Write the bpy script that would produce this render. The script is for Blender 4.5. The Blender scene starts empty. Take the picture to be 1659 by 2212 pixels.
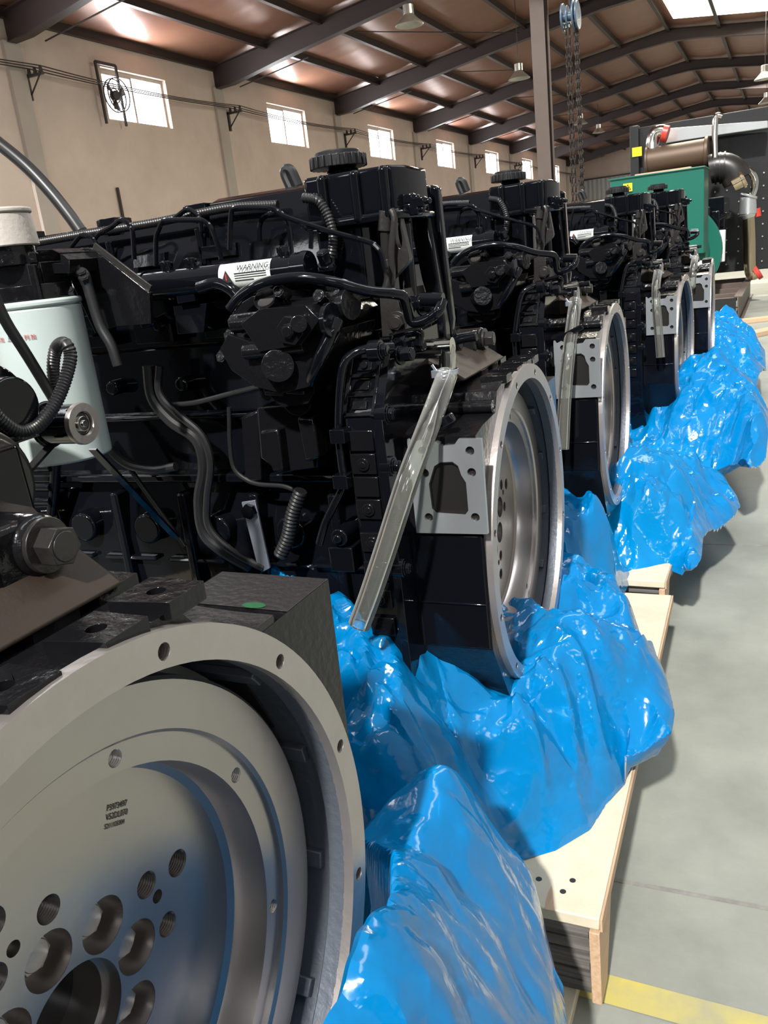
import bpy, bmesh, math, random
import numpy as np
from mathutils import Vector, Matrix
from mathutils.geometry import tessellate_polygon
random.seed(4); PI = math.pi
sc = bpy.context.scene
COL = sc.collection

# ---------------------------------------------------------------- camera, sky, sun, exposure
CAMZ = 0.97                                   # lens height above the floor
FPX = 1768.84                                 # focal length in pixels of the 1659 px wide frame
YAW, PITCH, ROLL = -0.46797106546, 0.2947933263, -0.1151759631
def _rot(ax, a):
    c, s = math.cos(a), math.sin(a); M = np.eye(3); i, j = [(1, 2), (2, 0), (0, 1)][ax]
    M[i, i] = c; M[j, j] = c; M[i, j] = -s; M[j, i] = s; return M
RC = _rot(2, ROLL) @ _rot(0, PITCH) @ np.array([[1, 0, 0], [0, 0, -1], [0, 1, 0]], float) @ _rot(2, YAW)
cam_d = bpy.data.cameras.new('camera'); cam = bpy.data.objects.new('camera', cam_d); COL.objects.link(cam)
cam_d.sensor_fit = 'HORIZONTAL'; cam_d.sensor_width = 36; cam_d.lens = FPX * 36 / 1659; cam_d.clip_start = .02; cam_d.clip_end = 300
m = Matrix.Identity(4)
for r_ in range(3):
    m[r_][0] = RC[0][r_]; m[r_][1] = -RC[1][r_]; m[r_][2] = -RC[2][r_]
m[0][3], m[1][3], m[2][3] = 0, 0, CAMZ
cam.matrix_world = m; sc.camera = cam

w = bpy.data.worlds.new('world'); sc.world = w; w.use_nodes = True
bg = w.node_tree.nodes['Background']; bg.inputs[0].default_value = (1.0, 0.97, 0.93, 1); bg.inputs[1].default_value = 0.30
sun_d = bpy.data.lights.new('sun', 'SUN'); sun = bpy.data.objects.new('sun', sun_d); COL.objects.link(sun)
sun_d.energy = 4.2; sun_d.angle = math.radians(2.2); sun_d.color = (1.0, 0.965, 0.93)
sun.rotation_euler = Vector((-0.07, 0.72, -0.70)).to_track_quat('-Z', 'Y').to_euler(); sun.location = (0, -6, 8)
sc.view_settings.view_transform = 'Standard'; sc.view_settings.look = 'None'
sc.view_settings.gamma = 1; sc.view_settings.use_curve_mapping = False; sc.view_settings.exposure = 0.5
sc.cycles.use_denoising = True; sc.cycles.max_bounces = 8; sc.cycles.transparent_max_bounces = 16
sc.cycles.sample_clamp_indirect = 6; sc.cycles.caustics_reflective = False; sc.cycles.caustics_refractive = False

for i_, (x_, y_, e_) in enumerate(((-1.4, 15.2, 420), (-1.4, 27.0, 560), (-1.4, 40, 640), (-1.4, 51, 480))):   # added to brighten the hall, some with no roof panel above
    ld = bpy.data.lights.new('roof_daylight_fill', 'AREA'); lo = bpy.data.objects.new('roof_daylight_fill', ld); COL.objects.link(lo)
    ld.shape = 'RECTANGLE'; ld.size = 3.2; ld.size_y = 3.2; ld.energy = e_; ld.color = (1.0, .93, .82); lo.location = (x_, y_, 6.35)
for x_, y_, sx_, sy_, e_ in ((-6.0, 2.5, .9, 9, 150), (1.6, 3.5, .8, 9, 120), (-9.5, 4, .6, 8, 60)):             # unseen strip lights added above the row for glints
    ld = bpy.data.lights.new('glint_strip_light', 'AREA'); lo = bpy.data.objects.new('glint_strip_light', ld); COL.objects.link(lo)
    ld.shape = 'RECTANGLE'; ld.size = sx_; ld.size_y = sy_; ld.energy = e_; ld.color = (.93, .96, 1.0); lo.location = (x_, y_, 6.2)
for i_ in range(7):                                                                                          # daylight of the wall windows
    ld = bpy.data.lights.new('window_daylight', 'AREA'); lo = bpy.data.objects.new('window_daylight', ld); COL.objects.link(lo)
    ld.shape = 'RECTANGLE'; ld.size = 1.8; ld.size_y = .85; ld.energy = 85; ld.color = (.96, .96, 1.0); lo.location = (-12.0, 9 + 6 * i_, 4.72); lo.rotation_euler = (0, -math.pi / 2, 0)
# ---------------------------------------------------------------- measuring helpers: a ray of the surveyed view met with a plane of the place
def ray(u, v): return RC.T @ np.array([(u - 829.5) / FPX, (v - 1106) / FPX, 1.])
def wpt(ax, val, u, v):
    d = ray(u, v); o = np.array([0, 0, CAMZ]); t = (val - o[ax]) / d[ax]; return Vector(o + d * t)
def wy(y, u, v): return wpt(1, y, u, v)
def wz(z, u, v): return wpt(2, z, u, v)
HB = 0.40                                     # crankshaft height above an engine's feet
ENG = {1: ((-.299, .248, -.4148), .0065), 2: ((-.3413, 1.1934, -.4148), .0461), 3: ((-.358, 2.046, -.400), .039),
       4: ((-.311, 3.194, -.406), -.021), 5: ((-.267, 3.849, -.385), .034), 6: ((-.40, 4.70, -.385), .03)}
def ept(k, ax, val, u, v):                    # local point of engine k on the local plane ax = val (z from the feet)
    c, a = ENG[k]; c = np.array(c); ca, sa = math.cos(a), math.sin(a)
    n = [np.array([ca, sa, 0]), np.array([-sa, ca, 0]), np.array([0, 0, 1.])][ax]
    if ax == 2: val -= HB
    d = ray(u, v); t = (n @ c + val) / (n @ d); P = d * t - c
    return Vector((ca * P[0] + sa * P[1], -sa * P[0] + ca * P[1], P[2] + HB))
def e2(u, v, y): return ept(2, 1, y, u, v)

# ---------------------------------------------------------------- mesh collector
class MB:
    def __init__(s): s.v = []; s.f = []; s.sm = []
    def add(s, vs, fs, smooth=True):
        o = len(s.v); s.v += [tuple(map(float, p)) for p in vs]; s.f += [[i + o for i in f] for f in fs]; return s
    def box(s, x0, x1, y0, y1, z0, z1):
        vs = [(x, y, z) for x in (x0, x1) for y in (y0, y1) for z in (z0, z1)]
        return s.add(vs, [(0, 1, 3, 2), (4, 6, 7, 5), (0, 4, 5, 1), (2, 3, 7, 6), (0, 2, 6, 4), (1, 5, 7, 3)])
    def obox(s, c, sx, sy, sz, M=None):
        vs = [Vector((x * sx / 2, y * sy / 2, z * sz / 2)) for x in (-1, 1) for y in (-1, 1) for z in (-1, 1)]
        vs = [(M @ p if M else p) + Vector(c) for p in vs]
        return s.add(vs, [(0, 1, 3, 2), (4, 6, 7, 5), (0, 4, 5, 1), (2, 3, 7, 6), (0, 2, 6, 4), (1, 5, 7, 3)])
    def cyl(s, p0, p1, r, n=24, r2=None, caps=True):
        p0 = Vector(p0); p1 = Vector(p1); r2 = r if r2 is None else r2
        d = (p1 - p0).normalized(); a = d.orthogonal().normalized(); b = d.cross(a)
        vs = []
        for p, q in ((p0, r), (p1, r2)):
            for i in range(n): t = 2 * PI * i / n; vs.append(p + (a * math.cos(t) + b * math.sin(t)) * q)
        fs = [(i, (i + 1) % n, n + (i + 1) % n, n + i) for i in range(n)]
        if caps: fs += [tuple(range(n))[::-1], tuple(range(n, 2 * n))]
        return s.add(vs, fs)
    def bar(s, p0, p1, w_, h, up=(0, 0, 1)):
        p0 = Vector(p0); p1 = Vector(p1); d = (p1 - p0).normalized(); a = d.cross(Vector(up)).normalized(); b = a.cross(d)
        vs = [p + a * i * w_ / 2 + b * j * h / 2 for p in (p0, p1) for i, j in ((-1, -1), (1, -1), (1, 1), (-1, 1))]
        return s.add(vs, [(0, 1, 2, 3), (7, 6, 5, 4), (0, 4, 5, 1), (1, 5, 6, 2), (2, 6, 7, 3), (3, 7, 4, 0)])
    def tube(s, pts, r, n=12, k=6, hollow=None, ring=None):
        pts = [Vector(p) for p in pts]
        path = []
        if len(pts) > 2 and k > 1:
            P = [2 * pts[0] - pts[1]] + pts + [2 * pts[-1] - pts[-2]]
            for i in range(1, len(P) - 2):
                for j in range(k):
                    t = j / k; a, b, c, d = P[i - 1:i + 3]
                    path.append(.5 * ((2 * b) + (c - a) * t + (2 * a - 5 * b + 4 * c - d) * t * t + (3 * b - a - 3 * c + d) * t ** 3))
            path.append(pts[-1])
        else: path = pts
        if ring:                                  # corrugated: resample finely
            L = [0]
            for i in range(1, len(path)): L.append(L[-1] + (path[i] - path[i - 1]).length)
            N = int(L[-1] / ring * 2) + 2; q = []
            for i in range(N):
                t = L[-1] * i / (N - 1); j = max(0, min(len(L) - 2, int(np.searchsorted(L, t)) - 1)); h = (t - L[j]) / max(1e-9, L[j + 1] - L[j])
                q.append(path[j].lerp(path[j + 1], min(1, h)))
            path = q
        def shell(rad, flip):
            vs = []; t0 = (path[1] - path[0]).normalized(); a = t0.orthogonal().normalized()
            for i, p in enumerate(path):
                t = (path[min(i + 1, len(path) - 1)] - path[max(i - 1, 0)]).normalized()
                a = (a - t * a.dot(t)).normalized(); b = t.cross(a); rr = rad(i) if callable(rad) else rad
                for j in range(n): g = 2 * PI * j / n; vs.append(p + (a * math.cos(g) + b * math.sin(g)) * rr)
            fs = []
            for i in range(len(path) - 1):
                for j in range(n):
                    f = (i * n + j, i * n + (j + 1) % n, (i + 1) * n + (j + 1) % n, (i + 1) * n + j); fs.append(f[::-1] if flip else f)
            return vs, fs
        rad = (lambda i: r * (1 if i % 2 else .86)) if ring else r
        vs, fs = shell(rad, False); m_ = len(path)
        if hollow:
            v2, f2 = shell(hollow, True); o = len(vs); vs += v2; fs += [tuple(i + o for i in f) for f in f2]
            for e, fl in ((0, 1), (m_ - 1, 0)):
                for j in range(n):
                    f = (e * n + j, e * n + (j + 1) % n, o + e * n + (j + 1) % n, o + e * n + j); fs.append(f[::-1] if fl else f)
        else: fs += [tuple(range(n))[::-1], tuple(range((m_ - 1) * n, m_ * n))]
        return s.add(vs, fs)
    def lathe(s, prof, c=(0, 0, 0), n=64, closed=True):     # profile (r, x) turned about the x axis
        c = Vector(c); vs = []
        for r, x in prof:
            for i in range(n): t = 2 * PI * i / n; vs.append(c + Vector((x, r * math.cos(t), r * math.sin(t))))
        fs = []; k = len(prof)
        for j in range(k if closed else k - 1):
            for i in range(n): fs.append((j * n + i, j * n + (i + 1) % n, ((j + 1) % k) * n + (i + 1) % n, ((j + 1) % k) * n + i))
        return s.add(vs, fs)
    def holed(s, ax, outer, holes, a0, a1, caps=(1, 1)):    # plate normal to axis ax with round or shaped holes
        def P(q, a): 
            return [(a, q[0], q[1]), (q[0], a, q[1]), (q[0], q[1], a)][ax]
        loops = [outer] + holes
        tri = tessellate_polygon([[Vector((q[0], q[1], 0)) for q in l] for l in loops])
        flat = [q for l in loops for q in l]; N = len(flat)
        vs = [P(q, a0) for q in flat] + [P(q, a1) for q in flat]; fs = []
        for t in tri:
            if caps[0]: fs.append(tuple(t))
            if caps[1]: fs.append(tuple(i + N for i in t)[::-1])
        o = 0
        for l in loops:
            k = len(l)
            for i in range(k): fs.append((o + i, o + (i + 1) % k, N + o + (i + 1) % k, N + o + i))
            o += k
        return s.add(vs, fs)
    def prism(s, ax, poly, a0, a1): return s.holed(ax, poly, [], a0, a1)
    def hexa(s, p, d, r, h, washer=0):
        p = Vector(p); d = Vector(d).normalized()
        if washer: s.cyl(p, p + d * h * .25, washer, 24); p = p + d * h * .25
        s.cyl(p, p + d * h, r, 6); return s.cyl(p + d * h, p + d * (h + .0012), r * .72, 18)
    def build(s, name, mat, parent=None, bevel=0, ang=35, smooth=True, seg=2):
        me = bpy.data.meshes.new(name); me.from_pydata(s.v, [], s.f)
        bm = bmesh.new(); bm.from_mesh(me); bmesh.ops.recalc_face_normals(bm, faces=bm.faces); bm.to_mesh(me); bm.free()
        if smooth: me.shade_smooth(); me.set_sharp_from_angle(angle=math.radians(ang))
        me.materials.append(mat); me.update()
        o = bpy.data.objects.new(name, me); COL.objects.link(o)
        if parent: o.parent = parent
        if bevel:
            b = o.modifiers.new('bevel', 'BEVEL'); b.width = bevel; b.segments = seg; b.limit_method = 'ANGLE'; b.angle_limit = math.radians(40)
        return o
def split_build(mb_, name, mat_, parent=None, bevel=0, **k):      # one object for each loose piece
    n = len(mb_.v); par = list(range(n))
    def find(a):
        while par[a] != a: par[a] = par[par[a]]; a = par[a]
        return a
    for f in mb_.f:
        r0 = find(f[0])
        for i in f[1:]: par[find(i)] = r0
    g = {}
    for f in mb_.f: g.setdefault(find(f[0]), []).append(f)
    out = []
    for fs in g.values():
        ids = sorted({i for f in fs for i in f}); mp = {a: i for i, a in enumerate(ids)}
        q = MB(); q.add([mb_.v[i] for i in ids], [tuple(mp[i] for i in f) for f in fs]); out.append(q.build(name, mat_, parent, bevel, **k))
    return out
def circle(c, r, n=20, a0=0): return [(c[0] + r * math.cos(a0 + 2 * PI * i / n), c[1] + r * math.sin(a0 + 2 * PI * i / n)) for i in range(n)]
def empty(name, loc, rz=0, **kw):
    o = bpy.data.objects.new(name, None); COL.objects.link(o); o.location = loc; o.rotation_euler = (0, 0, rz); o.empty_display_size = .1
    tag(o, **kw); return o
def tag(o, label=None, cat=None, group=None, kind=None):
    if label: o['label'] = label
    if cat: o['category'] = cat
    if group: o['group'] = group
    if kind: o['kind'] = kind
    return o
def text(s, name, size, loc, M, mat, parent=None, depth=.0003, align='LEFT', shear=0):
    c = bpy.data.curves.new('lettering', 'FONT'); c.body = s; c.size = size; c.extrude = depth; c.align_x = align; c.shear = shear; c.resolution_u = 3
    tmp = bpy.data.objects.new('lettering', c); COL.objects.link(tmp); bpy.context.view_layer.update()
    me = bpy.data.meshes.new_from_object(tmp.evaluated_get(bpy.context.evaluated_depsgraph_get())); bpy.data.objects.remove(tmp); bpy.data.curves.remove(c)
    mm = M.to_4x4(); mm.translation = Vector(loc); me.transform(mm)
    if isinstance(name, MB): return name.add([v.co[:] for v in me.vertices], [tuple(p.vertices) for p in me.polygons])
    me.name = name; me.materials.clear(); me.materials.append(mat); o = bpy.data.objects.new(name, me); COL.objects.link(o); o.parent = parent; return o
def frame(x, y):                               # rotation with text direction x, up y
    x = Vector(x).normalized(); y = Vector(y).normalized(); z = x.cross(y); return Matrix((x, y, z)).transposed()

# ---------------------------------------------------------------- materials
def mat(name, col, rough=.5, metal=0., bump=0., bscale=60., var=0., vscale=8., vcol=None, coat=0., spec=.5, aniso=0, emit=None, es=1, stretch=None, rvar=0.):
    m_ = bpy.data.materials.new(name); m_.use_nodes = True; nt = m_.node_tree; b = nt.nodes['Principled BSDF']; N = nt.nodes; L = nt.links
    b.inputs['Base Color'].default_value = (*col, 1); b.inputs['Roughness'].default_value = rough; b.inputs['Metallic'].default_value = metal
    b.inputs['Coat Weight'].default_value = coat; b.inputs['Coat Roughness'].default_value = .06; b.inputs['Specular IOR Level'].default_value = spec
    if emit: b.inputs['Emission Color'].default_value = (*emit, 1); b.inputs['Emission Strength'].default_value = es
    tc = N.new('ShaderNodeTexCoord'); src = tc.outputs['Object']
    if stretch:
        mp = N.new('ShaderNodeMapping'); mp.inputs['Scale'].default_value = stretch; L.new(src, mp.inputs[0]); src = mp.outputs[0]
    if var:
        n = N.new('ShaderNodeTexNoise'); n.inputs['Scale'].default_value = vscale; n.inputs['Detail'].default_value = 8; n.inputs['Roughness'].default_value = .62; L.new(src, n.inputs['Vector'])
        cr = N.new('ShaderNodeValToRGB'); cr.color_ramp.elements[0].position = .35; cr.color_ramp.elements[1].position = .68
        vc = vcol or tuple(c * .6 for c in col); cr.color_ramp.elements[0].color = (*vc, 1); cr.color_ramp.elements[1].color = (*col, 1)
        mx = N.new('ShaderNodeMix'); mx.data_type = 'RGBA'; mx.inputs[0].default_value = var; mx.inputs[6].default_value = (*col, 1)
        L.new(n.outputs['Fac'], cr.inputs[0]); L.new(cr.outputs[0], mx.inputs[7]); L.new(mx.outputs[2], b.inputs['Base Color'])
        if rvar:
            mr = N.new('ShaderNodeMapRange'); mr.inputs['To Min'].default_value = max(.02, rough - rvar); mr.inputs['To Max'].default_value = rough + rvar
            L.new(n.outputs['Fac'], mr.inputs['Value']); L.new(mr.outputs[0], b.inputs['Roughness'])
    if bump:
        n = N.new('ShaderNodeTexNoise'); n.inputs['Scale'].default_value = bscale; n.inputs['Detail'].default_value = 4; L.new(src, n.inputs['Vector'])
        bp = N.new('ShaderNodeBump'); bp.inputs['Strength'].default_value = bump; bp.inputs['Distance'].default_value = .002; L.new(n.outputs['Fac'], bp.inputs['Height']); L.new(bp.outputs[0], b.inputs['Normal'])
    return m_
def film_mat():
    m_ = bpy.data.materials.new('blue_film'); m_.use_nodes = True; nt = m_.node_tree; N = nt.nodes; L = nt.links; N.clear()
    out = N.new('ShaderNodeOutputMaterial'); tc = N.new('ShaderNodeTexCoord')
    d = N.new('ShaderNodeBsdfDiffuse'); t = N.new('ShaderNodeBsdfTranslucent'); g = N.new('ShaderNodeBsdfGlossy'); tr = N.new('ShaderNodeBsdfTransparent')
    d.inputs[0].default_value = (.0, .40, 1.0, 1); t.inputs[0].default_value = (.0, .62, 1.0, 1); tr.inputs[0].default_value = (.10, .64, 1.0, 1)
    g.inputs[0].default_value = (1, 1, 1, 1); g.inputs['Roughness'].default_value = .13
    n = N.new('ShaderNodeTexNoise'); n.inputs['Scale'].default_value = 22; n.inputs['Detail'].default_value = 3; L.new(tc.outputs['Object'], n.inputs['Vector'])
    bp = N.new('ShaderNodeBump'); bp.inputs['Strength'].default_value = .35; bp.inputs['Distance'].default_value = .006; L.new(n.outputs['Fac'], bp.inputs['Height'])
    vo = N.new('ShaderNodeTexVoronoi'); vo.inputs['Scale'].default_value = 19; mxv = N.new('ShaderNodeMix'); mxv.data_type = 'VECTOR'; mxv.inputs[0].default_value = .06
    L.new(tc.outputs['Object'], mxv.inputs[4]); L.new(n.outputs['Color'], mxv.inputs[5]); L.new(mxv.outputs[1], vo.inputs['Vector'])
    b2 = N.new('ShaderNodeBump'); b2.inputs['Strength'].default_value = .28; b2.inputs['Distance'].default_value = .009; L.new(vo.outputs['Distance'], b2.inputs['Height']); L.new(bp.outputs[0], b2.inputs['Normal']); bp = b2
    for x in (g, d): L.new(bp.outputs[0], x.inputs['Normal'])
    m1 = N.new('ShaderNodeMixShader'); m1.inputs[0].default_value = .5; L.new(d.outputs[0], m1.inputs[1]); L.new(t.outputs[0], m1.inputs[2])
    m2 = N.new('ShaderNodeMixShader'); m2.inputs[0].default_value = .22; L.new(m1.outputs[0], m2.inputs[1]); L.new(tr.outputs[0], m2.inputs[2])
    fr = N.new('ShaderNodeFresnel'); fr.inputs[0].default_value = 1.5; L.new(bp.outputs[0], fr.inputs['Normal'])
    m3 = N.new('ShaderNodeMixShader'); L.new(fr.outputs[0], m3.inputs[0]); L.new(m2.outputs[0], m3.inputs[1]); L.new(g.outputs[0], m3.inputs[2])
    L.new(m3.outputs[0], out.inputs[0]); return m_
def clear_mat():
    m_ = bpy.data.materials.new('clear_vinyl'); m_.use_nodes = True; nt = m_.node_tree; N = nt.nodes; L = nt.links; N.clear()
    out = N.new('ShaderNodeOutputMaterial'); tr = N.new('ShaderNodeBsdfTransparent'); tr.inputs[0].default_value = (.93, .94, .92, 1)
    g = N.new('ShaderNodeBsdfGlossy'); g.inputs['Roughness'].default_value = .06; d = N.new('ShaderNodeBsdfDiffuse'); d.inputs[0].default_value = (.9, .9, .84, 1)
    fr = N.new('ShaderNodeLayerWeight'); fr.inputs[0].default_value = .25  # bright rim of the tube mixed into its colour at grazing angles
    m1 = N.new('ShaderNodeMixShader'); fc = N.new('ShaderNodeLayerWeight'); fc.inputs[0].default_value = .5; mr = N.new('ShaderNodeMapRange'); mr.inputs['From Min'].default_value = .35; mr.inputs['From Max'].default_value = 1.; mr.inputs['To Min'].default_value = .035; mr.inputs['To Max'].default_value = .5; L.new(fc.outputs['Facing'], mr.inputs['Value']); L.new(mr.outputs[0], m1.inputs[0]); L.new(tr.outputs[0], m1.inputs[1]); L.new(d.outputs[0], m1.inputs[2])
    m2 = N.new('ShaderNodeMixShader'); L.new(fr.outputs['Fresnel'], m2.inputs[0]); L.new(m1.outputs[0], m2.inputs[1]); L.new(g.outputs[0], m2.inputs[2])
    L.new(m2.outputs[0], out.inputs[0]); return m_
M = {}
M['black'] = mat('gloss_black_paint', (.0035, .004, .006), .08, bump=.12, bscale=30, spec=.36)
M['cast'] = mat('black_painted_casting', (.006, .006, .007), .16, bump=.4, bscale=110, spec=.4)
M['tintcast'] = mat('ceiling_tint_casting', (.030, .021, .015), .55, bump=.3, bscale=120, spec=.3)  # brown of the reflected ceiling put into the colour
M['rubber'] = mat('black_rubber', (.012, .012, .013), .38)
M['dark'] = mat('dark_grey_casting', (.020, .0185, .017), .32, bump=.25, bscale=170)
M['steel'] = mat('machined_steel', (.47, .44, .425), .30, .92, bump=.15, bscale=30, var=.5, vscale=6, vcol=(.36, .34, .32), stretch=(1, 1, 1), rvar=.06)
M['plug'] = mat('plug_steel', (.12, .11, .10), .3, .8)
M['ring'] = mat('machined_iron_face', (.56, .51, .485), .36, .8, var=.5, vscale=12, vcol=(.42, .39, .36), bump=.2, bscale=90, rvar=.08)
M['pad'] = mat('milled_pad', (.56, .60, .62), .32, .75, var=.6, vscale=18, vcol=(.45, .47, .48), stretch=(1, 1, .3), rvar=.08)
M['zinc'] = mat('zinc_plate', (.50, .56, .66), .3, .8)
M['chrome'] = mat('bright_pipe', (.62, .60, .56), .14, 1.)
M['thread'] = mat('shaded_thread', (.11, .10, .095), .35, .9)  # steel darkened in the colour for the shade inside the bores
M['cavity'] = mat('raw_casting', (.10, .115, .14), .5, .3, bump=.5, bscale=120)
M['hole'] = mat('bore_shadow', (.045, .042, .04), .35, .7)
M['white'] = mat('label_white', (.72, .76, .72), .3)
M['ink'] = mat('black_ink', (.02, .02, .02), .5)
M['etch'] = mat('etched_marking', (.07, .065, .06), .6)
M['red'] = mat('red_ink', (.5, .03, .03), .5)
M['cap'] = mat('pale_plastic', (.50, .46, .41), .5, bump=.3, bscale=200)
M['filter'] = mat('filter_enamel', (.50, .58, .56), .22)
M['film'] = film_mat(); M['clear'] = clear_mat()
M['conc'] = mat('concrete', (.29, .305, .262), .62, var=.75, vscale=3.2, vcol=(.17, .178, .155), bump=.35, bscale=60, rvar=.12)
M['joint'] = mat('dark_joint', (.17, .165, .15), .8, var=.7, vscale=30, vcol=(.3, .3, .27))
M['yellow'] = mat('worn_yellow_paint', (.50, .42, .09), .55, var=.85, vscale=9, vcol=(.30, .29, .20))
M['ply'] = mat('pale_plywood', (.66, .60, .45), .6, var=.6, vscale=14, vcol=(.50, .45, .32), bump=.3, bscale=90)
M['wood'] = mat('raw_wood', (.60, .42, .27), .6, var=.8, vscale=20, vcol=(.42, .27, .16), stretch=(8, .6, 8))
M['lam'] = mat('grey_laminated_edge', (.20, .185, .17), .7, var=.9, vscale=9, vcol=(.06, .055, .05), stretch=(.5, .5, 24))
M['wall'] = mat('whitewashed_wall', (.72, .585, .51), .75, var=.6, vscale=.8, vcol=(.53, .43, .37), bump=.2, bscale=8)
M['backwall'] = mat('dark_unseen_wall', (.10, .11, .125), .8)  # for the unseen wall, kept dark to dim reflections
M['pil'] = mat('pilaster_paint', (.50, .435, .385), .75, var=.3, vscale=1)
M['iron'] = mat('dark_iron', (.045, .038, .036), .5, .2)
M['beam'] = mat('painted_beam', (.042, .028, .026), .5, .1, var=.4, vscale=2, vcol=(.05, .035, .032))
M['foil'] = mat('insulation_foil', (.30, .155, .10), .38, .30, bump=2., bscale=4., var=.7, vscale=.55, vcol=(.24, .10, .075))
M['green'] = mat('green_enamel', (.006, .115, .080), .32)
M['radi'] = mat('radiator_black', (.012, .012, .013), .38, bump=.6, bscale=80)
M['brown'] = mat('heat_browned_steel', (.09, .06, .04), .5, .4)
M['gold'] = mat('gold_pipe', (.62, .52, .34), .2, 1.)
M['redrub'] = mat('red_silicone', (.55, .05, .035), .4)
M['silver'] = mat('silver_duct', (.6, .62, .62), .3, .8)
M['hoist'] = mat('blue_grey_hoist', (.10, .15, .22), .35, .3)
M['chain'] = mat('chain_steel', (.035, .028, .024), .45, .4)
M['column'] = mat('column_paint', (.085, .062, .05), .5, var=.5, vscale=2, vcol=(.13, .10, .085))
M['corr'] = mat('grey_sheet', (.42, .43, .44), .5)
M['lamp'] = mat('lamp_aluminium', (.55, .53, .48), .3, .7)
M['pane'] = mat('glowing_pane', (.9, .95, 1), .3, emit=(.95, .98, 1.), es=7.)
M['sky'] = mat('daylit_fibreglass', (.9, .9, .7), .4, emit=(1., .93, .66), es=4.)
M['stick'] = mat('yellow_sticker', (.75, .62, .02), .4)
M['greenpaint'] = mat('green_mark', (.01, .09, .03), .4)

# ================================================================= SETTING
mb = MB(); mb.add([(-14, -4, 0), (9, -4, 0), (9, 60, 0), (-14, 60, 0)], [(0, 1, 2, 3)]); tag(mb.build('floor', M['conc']), kind='structure')
XW = -12.127; Z0 = CAMZ
outer = [(-3, 0), (58, 0), (58, Z0 + 4.95), (-3, Z0 + 4.95)]
holes = []
for k in range(-2, 7): y = 14 + 6 * k; holes.append([(y, Z0 + 3.27), (y + 1.97, Z0 + 3.27), (y + 1.97, Z0 + 4.235), (y, Z0 + 4.235)])
mb = MB(); mb.holed(0, outer, holes, XW - .24, XW); tag(mb.build('wall_left', M['wall']), kind='structure')
for k in range(-2, 7):
    y = 14 + 6 * k; z0, z1 = Z0 + 3.27, Z0 + 4.235
    fr = MB()
    for a, b, c, d in ((y + .001, y + .06, z0, z1), (y + 1.91, y + 1.969, z0, z1), (y + .06, y + 1.91, z0 + .001, z0 + .05), (y + .06, y + 1.91, z1 - .07, z1 - .001), (y + .93, y + .98, z0 + .05, z1 - .07), (y + .06, y + .93, z1 - .10, z1 - .07)):
        fr.box(XW - .15, XW - .10, a, b, c, d)
    o = fr.build('window_%d' % (k + 3), M['pil']); tag(o, kind='structure')
    for a, b in ((y + .06, y + .93), (y + .98, y + 1.91)):
        MB().box(XW - .135, XW - .125, a, b, z0 + .05, z1 - .07).build('window_pane', M['pane'], o)
for i, k in enumerate(range(-2, 8)):
    y = 11.83 + 6 * (k - 0)
    if y > 57: continue
    tag(MB().box(XW, XW + .07, y - .18, y + .18, 0, Z0 + 4.3).build('trim_%d' % (i + 1), M['pil']), kind='structure')
# end wall and low corrugated screen
tag(MB().box(XW, 9, 57.5, 57.7, 0, Z0 + 6.2).build('wall_end', M['wall']), kind='structure')
cm = MB(); n = 260
vs = []; fs = []
for i in range(n):
    x = XW + 18 * i / (n - 1); off = .03 * (i % 4 in (1, 2)); vs += [(x, 57.3 - off, 0), (x, 57.3 - off, Z0 + 3.55)]
for i in range(n - 1): fs.append((2 * i, 2 * i + 2, 2 * i + 3, 2 * i + 1))
cm.add(vs, fs); tag(cm.build('wall_screen', M['corr'], smooth=False), kind='structure')
tag(MB().box(XW, 6, 57.2, 57.28, Z0 + 3.55, Z0 + 3.63).build('trim_20', M['iron']), kind='structure')
tag(MB().box(XW, 9, -4.75, -4.5, 0, 4.6).build('wall_back', M['backwall']), kind='structure')  # unseen wall added behind the camera to dim reflections on the engines
for i_, x_ in enumerate((-9.5, -6.6, -3.7, -.8, 2.1, 5.0)):  # unseen windows with glowing panes, added for glints on the black paint
    o = MB().box(x_, x_ + 1.5, -4.50, -4.46, 2.75, 3.60).build('window_%d' % (30 + i_), M['pil']); tag(o, kind='structure')
    MB().box(x_ + .05, x_ + .73, -4.46, -4.452, 2.80, 3.55).box(x_ + .77, x_ + 1.45, -4.46, -4.452, 2.80, 3.55).build('window_pane', M['pane'], o)
# roof: two slopes of sagging insulation between the purlins
XR, ZE, ZR = -3.4, Z0 + 4.86, Z0 + 5.98
def zroof(x): return ZE + (ZR - ZE) * (x - XW) / (XR - XW) if x < XR else ZR - (ZR - ZE) * (x - XR) / (XR - XW)
YS, YE = 8.8, 58.
nx, ny = 97, 240; vs = []; fs = []; rs = np.random.RandomState(3)
for j in range(ny):
    y = YS + (YE - YS) * j / (ny - 1)
    for i in range(nx):
        x = XW - .1 + 17.6 * i / (nx - 1)
        ux = abs(math.sin(PI * (x - XW) / 1.45)); uy = abs(math.sin(PI * (y - 11.83) / 6))
        sag = .10 * ux ** .5 * min(1, uy * 3) ** .5 + .018 * abs(math.sin(PI * y / .55)) * ux + rs.rand() * .008
        vs.append((x, y, zroof(x) - sag))
for j in range(ny - 1):
    for i in range(nx - 1): a = j * nx + i; fs.append((a, a + 1, a + nx + 1, a + nx))
ro = MB().add(vs, fs).build('ceiling', M['foil'], ang=70); tag(ro, kind='structure')
so = ro.modifiers.new('solid', 'SOLIDIFY'); so.thickness = .04; so.offset = 1
pz = [XW + .03 + 1.45 * i for i in range(12)]
for i, x in enumerate(pz):
    p = MB(); z = zroof(x); p.box(x - .035, x + .035, YS, YE, z - .20, z - .03); p.box(x - .035, x + .06, YS, YE, z - .215, z - .20)
    tag(p.build('trim_%d' % (30 + i), M['beam']), kind='structure')
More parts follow.
